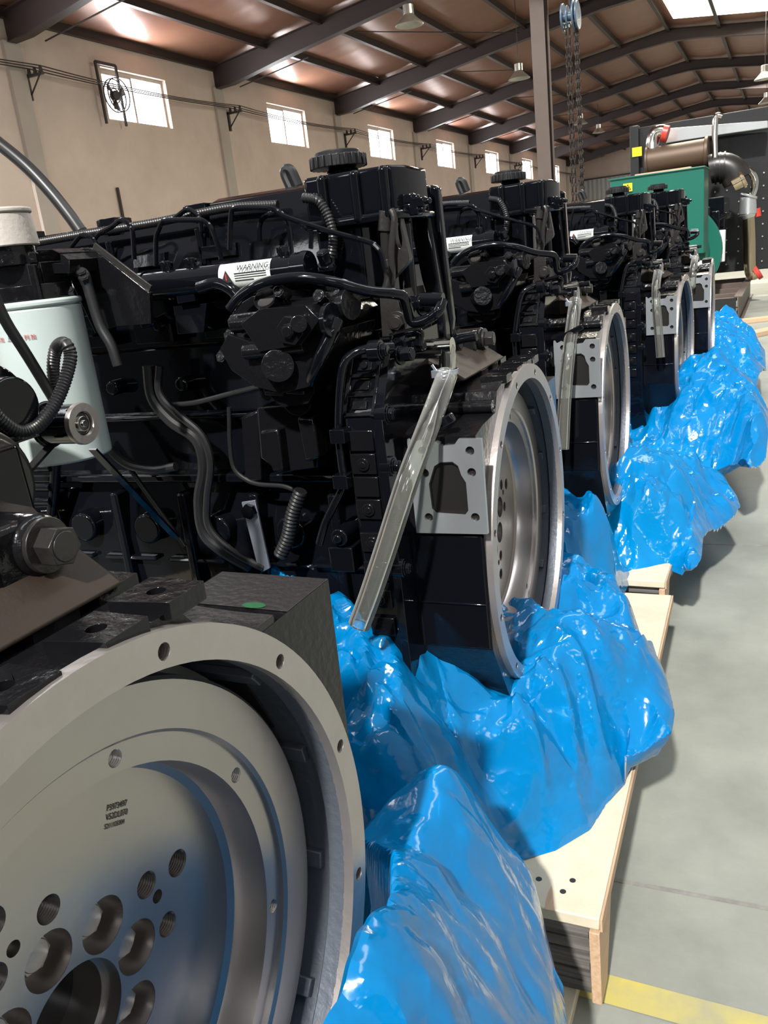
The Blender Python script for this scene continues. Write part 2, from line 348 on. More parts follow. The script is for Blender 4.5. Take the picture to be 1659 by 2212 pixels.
for k in range(8):
    y = 11.83 + 6 * k
    bot = [(XW, Z0 + 4.28), (XW + .5, Z0 + 4.30), (-10.2, Z0 + 4.56), (-7.5, Z0 + 4.98), (-4.3, Z0 + 5.44), (-3.4, Z0 + 5.50), (-2.5, Z0 + 5.44), (.7, Z0 + 4.98), (5.2, Z0 + 4.30)]
    top = [(5.2, zroof(5.2) - .12), (XR, ZR - .12), (XW, ZE - .12)]
    b = MB(); b.prism(1, bot + top, y - .012, y + .012)
    for i in range(len(bot) - 1): b.bar((bot[i][0], y, bot[i][1]), (bot[i + 1][0], y, bot[i + 1][1]), .20, .016)
    tt = [(XW, ZE - .13), (XR, ZR - .13), (5.2, zroof(5.2) - .13)]
    for i in range(2): b.bar((tt[i][0], y, tt[i][1]), (tt[i + 1][0], y, tt[i + 1][1]), .20, .016)
    tag(b.build('trim_%d' % (50 + k), M['beam']), kind='structure')
    b = MB(); b.tube([(XW + .35, y + .5, Z0 + 4.33), (-9.9, y + .6, Z0 + 4.62)], .014, 6)
    b.tube([(-8.9, y + .1, Z0 + 4.86), (-6.4, y + 5.8, Z0 + 5.3)], .012, 6)
    tag(b.build('trim_%d' % (60 + k), M['iron']), kind='structure')
for i, (x0, x1, y0, y1) in enumerate(((-3.1, .3, 24.9, 28.4), (-3.1, .3, 13.5, 17.0))):
    s_ = MB(); s_.add([(x0, y0, zroof(x0) - .13), (x1, y0, zroof(x1) - .13), (x1, y1, zroof(x1) - .13), (x0, y1, zroof(x0) - .13)], [(0, 3, 2, 1)])
    tag(s_.build('window_%d' % (20 + i), M['sky']), kind='structure')
# painted line and floor joint
yl = MB(); yl.add([(-1.4, .848, .0015), (.9, .852, .0015), (.9, .900, .0015), (-1.4, .893, .0015)], [(0, 1, 2, 3)])
tag(yl.build('painted_floor_line', M['yellow']), 'worn yellow line painted across the concrete floor at the bottom right', 'floor marking')
jt = MB()
for a, b_ in (((-.9, 1.05), (1.6, 1.155)), ((-.6, 2.62), (2, 2.70)), ((.42, -1), (.46, 9)), ((-1, 5.2), (3, 5.25)), ((-1, 8.0), (4, 8.1))):
    jt.bar((a[0], a[1], .0006), (b_[0], b_[1], .0006), .008, .001)
tag(jt.build('trim_70', M['joint']), kind='structure')
# interior steel column
b = MB(); xc, yc = -2.93, 11.83
b.box(xc - .09, xc + .09, yc - .12, yc - .108, 0, Z0 + 5.45).box(xc - .09, xc + .09, yc + .108, yc + .12, 0, Z0 + 5.45).box(xc - .006, xc + .006, yc - .108, yc + .108, 0, Z0 + 5.45)
tag(b.build('trim_80', M['column']), kind='structure')

# ================================================================= ENGINES
CR = HB
def yz(p): return (p[0], p[1] + CR)
def build_engine():
    R = empty('diesel_engine', (0, 0, 0), 0, label='x', cat='engine')
    def P(name, mb_, mt, bevel=0.0, parent=None, **k): return mb_.build(name, M[mt], parent or R, bevel, **k)
    # oil pan and block
    b = MB(); b.prism(0, [yz(q) for q in ((-.165, -.165), (.165, -.165), (.165, -.185), (.145, -.19), (.12, -.40), (-.12, -.40), (-.145, -.19), (-.165, -.185))], -.99, -.185)
    for i in range(10): b.hexa((-.95 + i * .08, -.158, CR - .163), (0, 0, 1), .007, .006)
    P('oil_pan', b, 'black', .006)
    b = MB(); b.prism(0, [yz(q) for q in ((-.15, -.163), (-.165, -.12), (-.17, .02), (-.15, .10), (-.14, .325), (.14, .325), (.15, .05), (.17, -.02), (.165, -.163))], -1.0, -.166)
    for i in range(6):                              # ribs, bosses and core plugs on the fuel side
        x = -.93 + i * .135
        b.box(x - .008, x + .008, -.185, -.14, CR - .12, CR + .10); b.cyl((x + .06, -.19, CR + .04), (x + .06, -.15, CR + .04), .026, 24)
        b.cyl((x + .055, -.178, CR - .09), (x + .055, -.15, CR - .09), .017, 20); b.cyl((x + .03, -.17, CR + .27), (x + .03, -.13, CR + .27), .012, 16)
        b.box(x - .05, x + .06, -.182, -.15, CR - .02, CR - .012)
    b.box(-1.0, -.17, -.178, -.13, CR + .115, CR + .13).box(-1., -.17, -.17, -.13, CR + .215, CR + .225)
    P('engine_block', b, 'black', .004)
    b = MB(); b.box(-1.0, -.19, -.135, .14, CR + .327, CR + .405)
    for i in range(6): b.box(-.95 + i * .128, -.88 + i * .128, -.165, -.13, CR + .335, CR + .385); b.hexa((-.90 + i * .128, -.165, CR + .36), (0, -1, 0), .008, .008)
    P('cylinder_head', b, 'black', .005)
    # intake and valve cover: long low length, raised length, tall end box below the filler cap
    b = MB()
    b.prism(0, [yz(q) for q in ((-.150, .40), (-.139, .46), (-.12, .508), (-.10, .517), (.06, .517), (.10, .49), (.11, .40))], -.96, -.42)
    b.prism(0, [yz(q) for q in ((-.152, .40), (-.140, .475), (-.125, .522), (-.10, .53), (.07, .53), (.11, .50), (.112, .40))], -.42, -.235)
    for i in range(5): x = -.93 + i * .125; b.prism(0, [(-.152, CR + .447), (-.149, CR + .464), (-.12, CR + .466), (-.12, CR + .447)], x, x + .058); b.prism(0, [(-.158, CR + .418), (-.155, CR + .428), (-.12, CR + .43), (-.12, CR + .418)], x + .02, x + .07)
    for x in (-.80, -.62, -.455): b.box(x, x + .03, -.13, -.09, CR + .505, CR + .525); b.hexa((x - .014, -.11, CR + .515), (0, 0, 1), .007, .010); b.tube([(x + .02, -.14, CR + .44), (x + .02, -.142, CR + .49)], .006)
    P('valve_cover', b, 'black', .005)
    b = MB()
    b.prism(2, [(-.245, -.165), (-.118, -.165), (-.106, -.135), (-.106, -.062), (-.245, -.062)], CR + .475, CR + .531)
    b.prism(2, [(-.25, -.172), (-.111, -.172), (-.099, -.135), (-.099, -.058), (-.25, -.058)], CR + .465, CR + .476)
    b.prism(2, [(-.24, -.155), (-.175, -.155), (-.165, -.13), (-.165, -.062), (-.24, -.062)], CR + .33, CR + .466)
    b.cyl((-.135, -.10, CR + .36), (-.135, -.10, CR + .466), .012, 18)
    for x in (-.215, -.168, -.128): b.cyl((x, -.168, CR + .466), (x, -.168, CR + .531), .007, 14)
    b.cyl((-.205, -.12, CR + .53), (-.205, -.12, CR + .541), .022, 32)
    P('breather_box', b, 'black', .006, seg=3)
    b = MB(); c0 = (-.208, -.125)
    b.cyl((*c0, CR + .541), (*c0, CR + .556), .036, 40); b.cyl((*c0, CR + .556), (*c0, CR + .562), .030, 40)
    for i in range(22):
        t = 2 * PI * i / 22; b.obox((c0[0] + .036 * math.cos(t), c0[1] + .036 * math.sin(t), CR + .5485), .006, .0055, .015, Matrix.Rotation(t, 3, 'Z'))
    P('oil_filler_cap', b, 'rubber', .001)
    # tall rear lifting plate ("post") and the drilled bracket
    b = MB(); ya = .0
    poly = [(893, 408), (915, 396), (930, 400), (952, 560), (972, 690), (975, 735), (958, 730), (940, 660), (922, 600), (905, 520)]
    q = [e2(u, v, -.03) for u, v in poly]; b.prism(1, [(p.x, p.z) for p in q], -.055, -.03)
    q = [e2(u, v, -.03) for u, v in ((925, 398), (945, 402), (962, 560), (978, 690), (974, 735), (964, 700), (946, 560))]; b.prism(1, [(p.x, p.z) for p in q], -.03, -.012)
    P('lifting_bracket', b, 'black', .004)
    b = MB(); poly = [(846, 452), (858, 450), (884, 555), (882, 566), (840, 612), (828, 640), (862, 690), (880, 660), (905, 640), (905, 720), (838, 720), (826, 640)]
    q = [e2(u, v, -.16) for u, v in [(846, 452), (862, 450), (886, 556), (884, 566), (842, 612), (832, 600)]]
    hl = [e2(862 + 7 * math.cos(t) + 4 * math.sin(t), 508 + 29 * math.sin(t), -.16) for t in np.linspace(0, 2 * PI, 18)[:-1]]
    b.holed(1, [(p.x, p.z) for p in q], [[(p.x, p.z) for p in hl]], -.163, -.150)
    q = [e2(u, v, -.15) for u, v in [(832, 640), (866, 625), (884, 700), (884, 735), (838, 735)]]; b.prism(1, [(p.x, p.z) for p in q], -.17, -.06)
    p = e2(859, 695, -.17); b.hexa((p.x, -.17, p.z), (0, -1, 0), .011, .008, .014)
    P('drilled_bracket', b, 'dark', .002)
    b = MB(); p = e2(835, 455, -.165); p2 = e2(833, 500, -.165); p3 = e2(836, 560, -.16); b.cyl(p, p2, .010, 20); b.cyl(p2, p3, .0075, 18); b.tube([p3, e2(842, 600, -.16), e2(834, 630, -.16), e2(815, 640, -.15)], .008, 12)
    b.tube([e2(845, 452, -.17), e2(852, 475, -.172), e2(846, 540, -.172), e2(847, 600, -.17), e2(838, 640, -.16)], .0045, 10)
    P('sensor_plug', b, 'dark', .001)
    b = MB()
    for (u, v) in ((880, 430), (905, 437), (893, 455), (878, 452)): p = e2(u, v, -.14); b.obox(p, .02, .018, .013); b.cyl(p, p + Vector((.018, -.006, 0)), .004, 10)
    P('wire_connector', b, 'black', .002)
    # fuel rail with its warning label
    b = MB(); zr = CR + .418; yr = -.225
    b.cyl((-.80, yr, zr), (-.235, yr, zr), .0190, 28)
    for x in (-.74, -.64, -.54, -.44, -.40, -.255): b.cyl((x, yr, zr), (x, yr, zr + .028), .008, 12); b.hexa((x, yr, zr + .022), (0, 0, 1), .009, .008)
    for x in (-.70, -.50, -.24): b.box(x - .02, x + .02, yr, -.13, zr - .02, zr - .006); b.cyl((x, yr, zr), (x + .022, yr, zr), .021, 20)
    rail = P('fuel_rail', b, 'black', .002)
    A = e2(472, 600, yr - .019); Bp = e2(584, 592, yr - .019); xa, xb = A.x, Bp.x
    lb = MB(); vs = []; fs = []; n = 14
    for x in (xa, xb):
        for i in range(n): t = -1.05 + 2.1 * i / (n - 1); vs.append((x, yr - .0194 * math.cos(t), zr + .0194 * math.sin(t)))
    fs = [(i, i + 1, n + i + 1, n + i) for i in range(n - 1)]; lb.add(vs, fs); lab = P('warning_label', lb, 'white', parent=rail); lab['label'] = 'white WARNING label'
    F = frame((1, 0, 0), (0, .32, 1)); 
    t = text('WARNING', 'label_text', .0100, (xa + .030, yr - .0222, zr + .0068), F, M['ink'], lab, .0002, shear=.25)
    mk = MB(); mk.add([(xa + .004, yr - .0206, zr - .007), (xa + .022, yr - .0206, zr - .007), (xa + .013, yr - .0206, zr + .009)], [(0, 1, 2)])
    for i in range(4): mk.box(xa + .025, xb - .006 - .02 * (i == 3), yr - .0204 + .0004 * i, yr - .0180, zr + .0030 - i * .0030, zr + .0040 - i * .0030)
    P('label_print', mk, 'ink', parent=lab)
    mk = MB(); mk.box(xa + .0122, xa + .0138, yr - .0212, yr - .0208, zr - .004, zr + .004); P('label_mark', mk, 'red', parent=lab)
    # injection lines
    L_ = [([(154, 533), (173, 510), (182, 507), (194, 511), (204, 521), (210, 538), (212, 570)], -.185), ([(204, 517), (215, 504), (241, 490), (260, 476), (272, 479), (285, 494), (288, 520), (290, 560)], -.18),
          ([(337, 575), (337, 517), (342, 498), (350, 481), (361, 476), (424, 475), (441, 478), (456, 492), (466, 517), (478, 560)], -.19), ([(378, 471), (403, 453), (418, 458), (431, 471), (436, 500)], -.165),
          ([(496, 540), (499, 465), (508, 450), (554, 448), (592, 452), (615, 469), (626, 500), (630, 560)], -.19), ([(592, 452), (618, 469), (706, 498), (793, 522), (813, 533), (824, 550), (831, 580)], -.20), ([(561, 520), (561, 488), (571, 469), (599, 460), (622, 480), (628, 520)], -.172)]
    for pts, y in L_:
        b = MB(); b.tube([e2(u, v, y) for u, v in pts], .0036, 8, 5); P('fuel_line', b, 'black')
    # corrugated wiring conduits
    b = MB(); b.tube([e2(u, v, -.150) for u, v in ((40, 530), (85, 523), (200, 503), (330, 482), (420, 463), (500, 448), (600, 442))], .0065, 10, 6, ring=.0042); P('corrugated_conduit', b, 'rubber')
    b = MB(); b.tube([e2(u, v, -.178) for u, v in ((655, 427), (684, 432), (700, 450), (712, 475), (719, 505), (718, 540), (712, 560))], .0068, 10, 6, ring=.0042); P('corrugated_conduit', b, 'rubber')
    b = MB(); b.tube([e2(u, v, .03) for u, v in ((645, 402), (630, 370), (618, 366), (616, 378), (630, 410))], .008, 10, 6); P('rear_hose', b, 'rubber')
    # arched coolant pipe
    b = MB(); b.tube([e2(u, v, y) for u, v, y in ((497, 668, -.31), (520, 640, -.31), (560, 616, -.31), (610, 603, -.305), (660, 600, -.30), (720, 609, -.29), (790, 628, -.27), (850, 634, -.25), (872, 642, -.24), (880, 665, -.23), (888, 692, -.22), (905, 696, -.22), (930, 686, -.22), (948, 670, -.22), (955, 650, -.21))], .0068, 14, 6)
    p = e2(957, 648, -.21); b.cyl(p, p + Vector((-.028, 0, .003)), .009, 16)
    b.tube([e2(u, v, -.2) for u, v in ((845, 730), (870, 722), (905, 718), (905, 745))], .006, 12, 5)
    P('coolant_pipe', b, 'black')
    # high pressure fuel pump: a stepped, skewed casting
    pump = MB()
    def face(pts, y0, y1, tgt=pump): q_ = [e2(u, v, y0) for u, v in pts]; tgt.prism(1, [(p_.x, p_.z) for p_ in q_], y0, y1)
    face([(500, 668), (545, 640), (600, 652), (690, 640), (712, 660), (700, 690), (660, 730), (540, 742), (505, 715)], -.285, -.15)
    face([(475, 755), (492, 722), (540, 738), (620, 735), (668, 705), (700, 720), (695, 775), (668, 835), (610, 850), (550, 835), (500, 800)], -.31, -.15)
    face([(520, 700), (560, 668), (660, 660), (690, 690), (650, 745), (560, 760)], -.33, -.15)
    face([(560, 800), (670, 790), (680, 845), (665, 872), (610, 880), (570, 845)], -.29, -.17)
    a_ = e2(702, 662, -.30); c_ = e2(756, 656, -.28); pump.cyl(a_ + Vector((-.02, .03, 0)), c_, .0165, 28); pump.cyl(c_ + Vector((-.014, .004, 0)), c_ + Vector((.002, 0, 0)), .0195, 28)
    p = e2(576, 655, -.30); pump.cyl(p + Vector((0, .05, -.03)), p + Vector((0, -.004, .006)), .015, 28); p = e2(625, 715, -.335); pump.cyl(p + Vector((0, .04, 0)), p, .018, 6); pump.hexa(p, (0, -1, 0), .009, .006)
    pump.cyl(e2(505, 700, -.30), e2(690, 676, -.30), .012, 20); pump.cyl(e2(530, 760, -.315), e2(660, 745, -.315), .010, 18); pump.cyl(e2(600, 790, -.33), e2(600, 790, -.28), .020, 28); pump.cyl(e2(645, 700, -.345), e2(645, 700, -.28), .010, 20)
    for (u, v) in ((497, 735), (552, 758), (505, 705), (603, 640), (690, 650), (480, 780)): p = e2(u, v, -.30); pump.hexa(p + Vector((0, .02, 0)), (0, -1, .3), .0085, .022)
    p = e2(640, 862, -.27); pump.cyl(p + Vector((0, .05, 0)), p, .028, 28, .022)
    pm = P('fuel_pump', pump, 'cast', .008, seg=3)
    b = MB()
    for i in range(3):
        for j in range(2): p = e2(585 + j * 46 + i * 4, 822 + i * 14 - j * 3, -.292); b.obox(p, .026, .006, .005, Matrix.Rotation(.1, 3, 'Y'))
    split_build(b, 'vent_slot', M['hole'], pm, .001)
    b = MB(); p = e2(576, 655, -.306); b.cyl(p + Vector((0, 0, .0)), p + Vector((0, -.002, .003)), .0105, 24); P('core_plug', b, 'plug', parent=pm)
    b = MB(); b.tube([e2(u, v, y) for u, v, y in ((728, 690, -.30), (716, 720, -.31), (696, 765, -.315), (680, 800, -.31), (672, 825, -.30))], .0085, 16, 5)
    b.lathe([(.010, -.002), (.018, -.002), (.018, .002), (.010, .002)], (0, 0, 0), 24) if False else None
    p = e2(714, 692, -.31)
    b.cyl(p + Vector((-.003, 0, 0)), p + Vector((.004, -.001, 0)), .021, 24)
    P('outlet_pipe', b, 'black', .001)
    # bracing ribs under the rail
    b = MB(); face([(318, 628), (520, 608), (520, 650), (480, 668), (410, 650), (330, 690)], -.21, -.14, b)
    face([(378, 628), (416, 622), (422, 650), (384, 656)], -.235, -.18, b); face([(374, 662), (446, 655), (440, 718), (384, 722)], -.225, -.15, b)
    for u, v in ((404, 610), (420, 600), (360, 640), (600, 585), (650, 578), (692, 575)): p = e2(u, v, -.22); b.hexa(p + Vector((0, .02, 0)), (0, -.6, 1), .009, .016, .012)
    p0 = e2(308, 702, -.24); p1 = e2(370, 690, -.2); b.tube([p0, e2(330, 696, -.235), p1], .006, 12)
    b.tube([e2(u, v, -.24) for u, v in ((430, 622), (470, 612), (500, 625), (515, 642))], .009, 14, 5)
    P('manifold_bracket', b, 'black', .003)
    # lower side: pipes, cables, starter-like casting, zinc strap
    b = MB()
    face([(552, 880), (665, 868), (694, 960), (690, 1010), (600, 1022), (560, 990)], -.235, -.15, b); face([(560, 930), (600, 925), (612, 1018), (590, 1022)], -.255, -.15, b); face([(640, 900), (675, 900), (690, 990), (660, 1000)], -.26, -.15, b)
    face([(520, 900), (556, 885), (565, 1040), (530, 1045)], -.2, -.14, b)
    P('accessory_housing', b, 'cast', .004)
    for pts, y, r_ in (([(495, 880), (497, 960), (505, 1010), (530, 1035), (560, 1046), (610, 1050), (640, 1060)], -.2, .0035), ([(320, 790), (330, 860), (370, 910), (425, 950), (440, 1010), (430, 1080), (440, 1150), (480, 1190), (540, 1225)], -.2, .009),
                       ([(345, 790), (345, 850), (385, 895), (435, 940), (455, 1000), (447, 1080), (452, 1140), (500, 1190), (570, 1228)], -.205, .006), ([(180, 900), (220, 950), (270, 1000), (330, 1015), (380, 1008)], -.21, .007), ([(255, 975), (300, 1040), (350, 1110), (400, 1180)], -.2, .004),
                       ([(360, 875), (420, 870), (500, 850), (560, 835)], -.2, .004)):
        b = MB(); b.tube([e2(u, v, y) for u, v in pts], r_, 10, 6); P('side_cable', b, 'rubber')
    b = MB(); b.tube([e2(u, v, -.22) for u, v in ((650, 1060), (632, 1110), (622, 1160), (605, 1200))], .011, 12, 6, ring=.006); P('ribbed_boot', b, 'rubber')
    b = MB(); q = [e2(u, v, -.205) for u, v in ((523, 1084), (552, 1080), (584, 1226), (570, 1234), (556, 1215))]; b.prism(1, [(p_.x, p_.z) for p_ in q], -.207, -.203); st = P('mounting_strap', b, 'zinc', .0005)
    st['label'] = 'bare zinc strap'
    b = MB(); p = e2(541, 1103, -.207); b.hexa(p, (0, -1, 0), .012, .008); P('bolt', b, 'black', parent=st)
    b = MB(); b.tube([e2(u, v, y) for u, v, y in ((850, 748, -.27), (800, 752, -.29), (762, 765, -.30), (742, 790, -.305), (734, 850, -.305), (732, 940, -.30), (738, 1000, -.30), (742, 1045, -.30), (722, 1090, -.30), (703, 1130, -.30), (690, 1175, -.30))], .0055, 12, 6)
    for u, v in ((735, 940), (741, 1038)): p = e2(u, v, -.305); b.obox(p, .02, .02, .018)
    P('dipstick_tube', b, 'black', .001)
    b = MB(); p = e2(734, 1160, -.30); b.cyl(p + Vector((0, .06, 0)), p + Vector((0, -.004, .0)), .012, 20); b.cyl(p + Vector((0, -.004, 0)), p + Vector((0, -.010, 0)), .006, 12); b.box(p.x - .02, p.x + .015, -.30, -.2, p.z - .05, p.z - .015)
    P('drain_fitting', b, 'black', .002)
    # gear housing with its ribbed flank
    b = MB()
    prof = [yz(q) for q in ((-.245, .306), (-.294, .233), (-.294, -.12), (-.20, -.27), (.19, -.27), (.25, -.12), (.25, .14), (.19, .160), (.11, .215), (.05, .275), (-.05, .315))]
    b.prism(0, prof, -.165, -.112)
    gh = P('gear_housing', b, 'black', .006, seg=3)
    b = MB()                                         # bolted joint flange between gear housing and flywheel housing
    prof2 = [yz(q) for q in ((-.250, .315), (-.304, .236), (-.300, -.13), (-.20, -.282), (.19, -.282), (.256, -.12), (.256, .145), (.195, .168), (.115, .222), (.055, .284), (-.05, .323))]
    b.prism(0, prof2, -.119, -.108)
    for (u, v) in ((850, 898), (885, 755), (858, 1012), (868, 1120), (880, 1235)):
        p = e2(u, v, -.304); b.cyl((-.119, -.292, p.z), (-.104, -.292, p.z), .013, 20); b.hexa((-.104, -.292, p.z), (1, 0, 0), .008, .006, .010)
    P('joint_flange', b, 'black', .003)
    b = MB()                                         # raised lattice: slope pockets and flank pads
    A0 = Vector((0, -.245, CR + .306)); A1 = Vector((0, -.294, CR + .233)); dv = (A1 - A0); nrm = Vector((0, -dv.z * -1, dv.y * -1)).normalized(); nrm = Vector((0, -.83, .557))
    Ms = Matrix((Vector((1, 0, 0)), dv.normalized(), nrm)).transposed()
    for t in (.06, .36, .66, .96): b.obox(A0 + dv * t + Vector((-.139, 0, 0)) + nrm * .002, .050, .005, .005, Ms)
    for x in (-.163, -.124): b.obox(A0 + dv * .5 + Vector((x, 0, 0)) + nrm * .002, .005, dv.length, .005, Ms)
    for t in (.21, .51, .81): b.obox(A0 + dv * t + Vector((-.144, 0, 0)) + nrm * .001, .020, .012, .004, Ms)
    p = A0 + dv * .21 + Vector((-.144, 0, 0)); b.cyl(p, p + nrm * .007, .005, 14)
    for z, k in ((.205, 0), (.175, 1), (.145, 0), (.115, 1), (.07, 1), (.03, 1), (-.01, 1), (-.05, 0)):
        b.box(-.160, -.126, -.2985, -.290, CR + z - .013, CR + z + .013)
        if k: b.cyl((-.143, -.2985, CR + z), (-.143, -.3015, CR + z), .0085, 18); b.cyl((-.143, -.3015, CR + z), (-.143, -.303, CR + z), .0045, 14)
    P('flank_ribbing', b, 'cast', .0015, parent=gh)
    # top of the rear train, arm with bolt
    b = MB(); b.prism(1, [(-.166, CR + .30), (-.118, CR + .294), (-.105, CR + .280), (-.055, CR + .246), (-.11, CR + .238), (-.166, CR + .25)], -.12, .10); P('rear_cover', b, 'tintcast', .004)
    b = MB(); b.prism(2, [(-.15, -.02), (-.085, .035), (-.085, .07), (-.15, .07)], CR + .262, CR + .298); b.cyl((-.125, .068, CR + .281), (-.080, .068, CR + .281), .0185, 28)
    arm = P('support_arm', b, 'cast', .004)
    b = MB(); b.cyl((-.080, .068, CR + .281), (-.0765, .068, CR + .281), .0165, 28); b.cyl((-.0765, .068, CR + .281), (-.064, .068, CR + .281), .0120, 6); b.cyl((-.064, .068, CR + .281), (-.0632, .068, CR + .281), .009, 18)
    P('hex_bolt', b, 'dark', .0012, parent=arm)
    # flywheel housing: hollow casting, tapped bosses on its crown
    b = MB()
    outer = [yz(q) for q in ((-.246, -.100), (-.246, .065), (-.249, .068), (-.249, .197), (-.215, .203), (-.150, .206), (-.136, .232), (-.10, .240), (.085, .240), (.100, .222), (.150, .192), (.163, .187), (.257, .187), (.254, .047), (.252, -.12), (.17, -.235), (-.05, -.252), (-.17, -.225))]
    b.holed(0, outer, [circle((0, CR), .233, 96)], -.110, -.009)
    b.prism(1, [(-.112, CR + .214), (-.012, CR + .214), (-.012, CR + .222), (-.112, CR + .222)], -.150, -.13)
    b.cyl((-.11, -.150, CR + .214), (-.012, -.150, CR + .214), .0085, 18)
    fh = P('flywheel_housing', b, 'cast', .0, ang=30)
    b = MB()
    for (x0, x1, y0, y1, z) in ((-.044, -.004, .070, .108, .2475), (-.096, -.058, .072, .112, .2475), (-.042, -.004, .020, .058, .2475), (-.096, -.058, .022, .062, .2475), (-.040, -.004, -.042, -.004, .2475), (-.10, -.054, -.05, -.01, .2475), (-.040, -.004, -.105, -.070, .2475)):
        b = MB(); b.holed(2, [(x0, y0), (x1, y0 + .006), (x1, y1), (x0, y1)], [circle(((x0 + x1) / 2, (y0 + y1) / 2), .0058, 16)], CR + .236, CR + z)
        b.cyl(((x0 + x1) / 2, (y0 + y1) / 2, CR + .238), ((x0 + x1) / 2, (y0 + y1) / 2, CR + .2385), .0058, 16)
        P('tapped_boss', b, 'cast', .0012, parent=fh)
    b = MB(); b.box(-.108, -.009, .196, .2565, CR + .1872, CR + .1876); b.box(-.108, -.009, .150, .178, CR + .1872, CR + .193).bar((-.106, .186, CR + .1885), (-.01, .178, CR + .1885), .004, .004)
    P('crown_land', b, 'dark', .001, parent=fh)
    b = MB(); b.add([(-.040 + .010 * math.cos(t), .200 + .005 * math.sin(t), CR + .1880) for t in np.linspace(0, 2 * PI, 14)[:-1]], [tuple(range(13))]); P('paint_mark', b, 'greenpaint', parent=fh)
    # machined face ring with twelve tapped holes
    hs = [circle((.2334 * math.cos(math.radians(15 + 30 * i)), CR + .2334 * math.sin(math.radians(15 + 30 * i))), .0052, 14) for i in range(12)]
    b = MB(); b.holed(0, circle((0, CR), .2455, 120), hs + [circle((0, CR), .2238, 120)], -.009, 0); fr = P('machined_face', b, 'ring', ang=30, parent=fh)
    b = MB()
    for i in range(12):
        t = math.radians(15 + 30 * i); y, z = .2334 * math.cos(t), CR + .2334 * math.sin(t)
        for j in range(4): b.lathe([(.0052, -.0085 + j * .002), (.0043, -.0075 + j * .002)], (0, y, z), 14, False)
    P('hole_thread', b, 'ring', parent=fh)
    b = MB(); b.lathe([(.2238, -.0085), (.2238, -.022), (.231, -.026), (.231, -.112)], (0, 0, CR), 96, False)
    b.lathe([(.231, -.108), (.10, -.108)], (0, 0, CR), 96, False); P('housing_bore', b, 'cavity', ang=30, parent=fh)
    b = MB()
    for i in range(14):
        t = 2 * PI * (i + .5) / 14
        Mr = Matrix.Rotation(t, 3, 'X'); b.obox(Mr @ Vector((-.068, .2275, 0)) + Vector((0, 0, CR)), .075, .007, .014, Mr)
    split_build(b, 'bore_rib', M['cavity'], fh, .001)
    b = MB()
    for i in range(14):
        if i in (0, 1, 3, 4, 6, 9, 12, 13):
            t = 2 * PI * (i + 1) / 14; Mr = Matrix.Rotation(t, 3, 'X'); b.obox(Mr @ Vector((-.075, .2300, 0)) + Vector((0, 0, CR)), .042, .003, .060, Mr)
    split_build(b, 'bore_shade', M['ink'], fh)  # black slabs put in for the shade in the bore's openings
    # milled starter pad with its window
    win = [(-.0700, .1475), (-.0650, .1600), (-.0560, .1650), (-.0400, .1655), (-.0330, .1600), (-.0300, .1480), (-.0245, .1380), (-.0245, .1010), (-.0290, .0955), (-.0680, .0975), (-.0735, .1030), (-.0745, .1360)]
    pad = [(-.0985, .069), (-.0015, .0695), (-.0005, .194), (-.030, .1945), (-.036, .187), (-.050, .186), (-.062, .191), (-.073, .188), (-.082, .196), (-.0985, .196)]
    hs = [circle((x, CR + z), .0058, 18) for x, z in ((-.0161, .1792), (-.0161, .1513), (-.016, .092), (-.0787, .1507), (-.0792, .091), (-.079, .180))]
    b = MB(); b.holed(1, [yz(q) for q in pad], hs + [[yz(q) for q in win]], -.2545, -.2475); pd = P('milled_pad', b, 'pad', ang=30, parent=fh); pd['label'] = 'bright milled pad'
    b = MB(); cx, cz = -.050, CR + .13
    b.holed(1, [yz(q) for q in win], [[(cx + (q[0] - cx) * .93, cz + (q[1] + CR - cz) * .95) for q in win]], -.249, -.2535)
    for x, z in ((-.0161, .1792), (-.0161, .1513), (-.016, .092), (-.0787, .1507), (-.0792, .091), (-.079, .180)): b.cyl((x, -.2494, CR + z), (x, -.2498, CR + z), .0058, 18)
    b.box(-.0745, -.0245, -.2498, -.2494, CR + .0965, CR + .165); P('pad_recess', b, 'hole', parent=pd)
    b = MB(); b.box(-.105, -.012, -.2478, -.245, CR - .098, CR + .064); b.box(-.107, -.0125, -.250, -.246, CR - .034, CR - .031); P('side_plate', b, 'black', .002, parent=fh)
    b = MB(); b.bar((-.094, -.25, CR + .196), (-.035, -.25, CR + .222), .012, .012); P('cast_rib', b, 'black', .002, parent=fh)
    # flywheel
    gap = circle((0, CR), .158, 96)
    b = MB(); b.lathe([(.2108, -.036), (.2085, -.034), (.1785, -.034), (.1762, -.0365), (.1762, -.0397), (.174, -.0397)], (0, 0, CR), 128, False)
    b.lathe([(.2108, -.036), (.2108, -.062), (.218, -.063), (.218, -.092), (.16, -.092)], (0, 0, CR), 128, False)
    hs = [circle((.1667 * math.cos(math.radians(29 + 45 * i)), CR + .1667 * math.sin(math.radians(29 + 45 * i))), .0055, 14) for i in range(8)]
    b.holed(0, circle((0, CR), .1762, 128), hs + [gap], -.0520, -.0396, caps=(0, 1))
    b.lathe([(.158, -.0396), (.1575, -.060), (.1545, -.067), (.149, -.070)], (0, 0, CR), 128, False)
    pk = [circle((.055 * math.cos(math.radians(6.5 + 45 * i)), CR + .055 * math.sin(math.radians(6.5 + 45 * i))), .0172, 32) for i in range(8)]
    th = []; sm_ = []
    for q in range(4):
        a = math.radians(90 * q)
        for ang, r_, rr in ((-1.4, .0835, .0085), (28, .0836, .0090), (17, .109, .0094)): t = math.radians(ang) + a; th.append((r_ * math.cos(t), CR + r_ * math.sin(t), rr))
        t = math.radians(16.7) + a; sm_.append((.084 * math.cos(t), CR + .084 * math.sin(t), .0046))
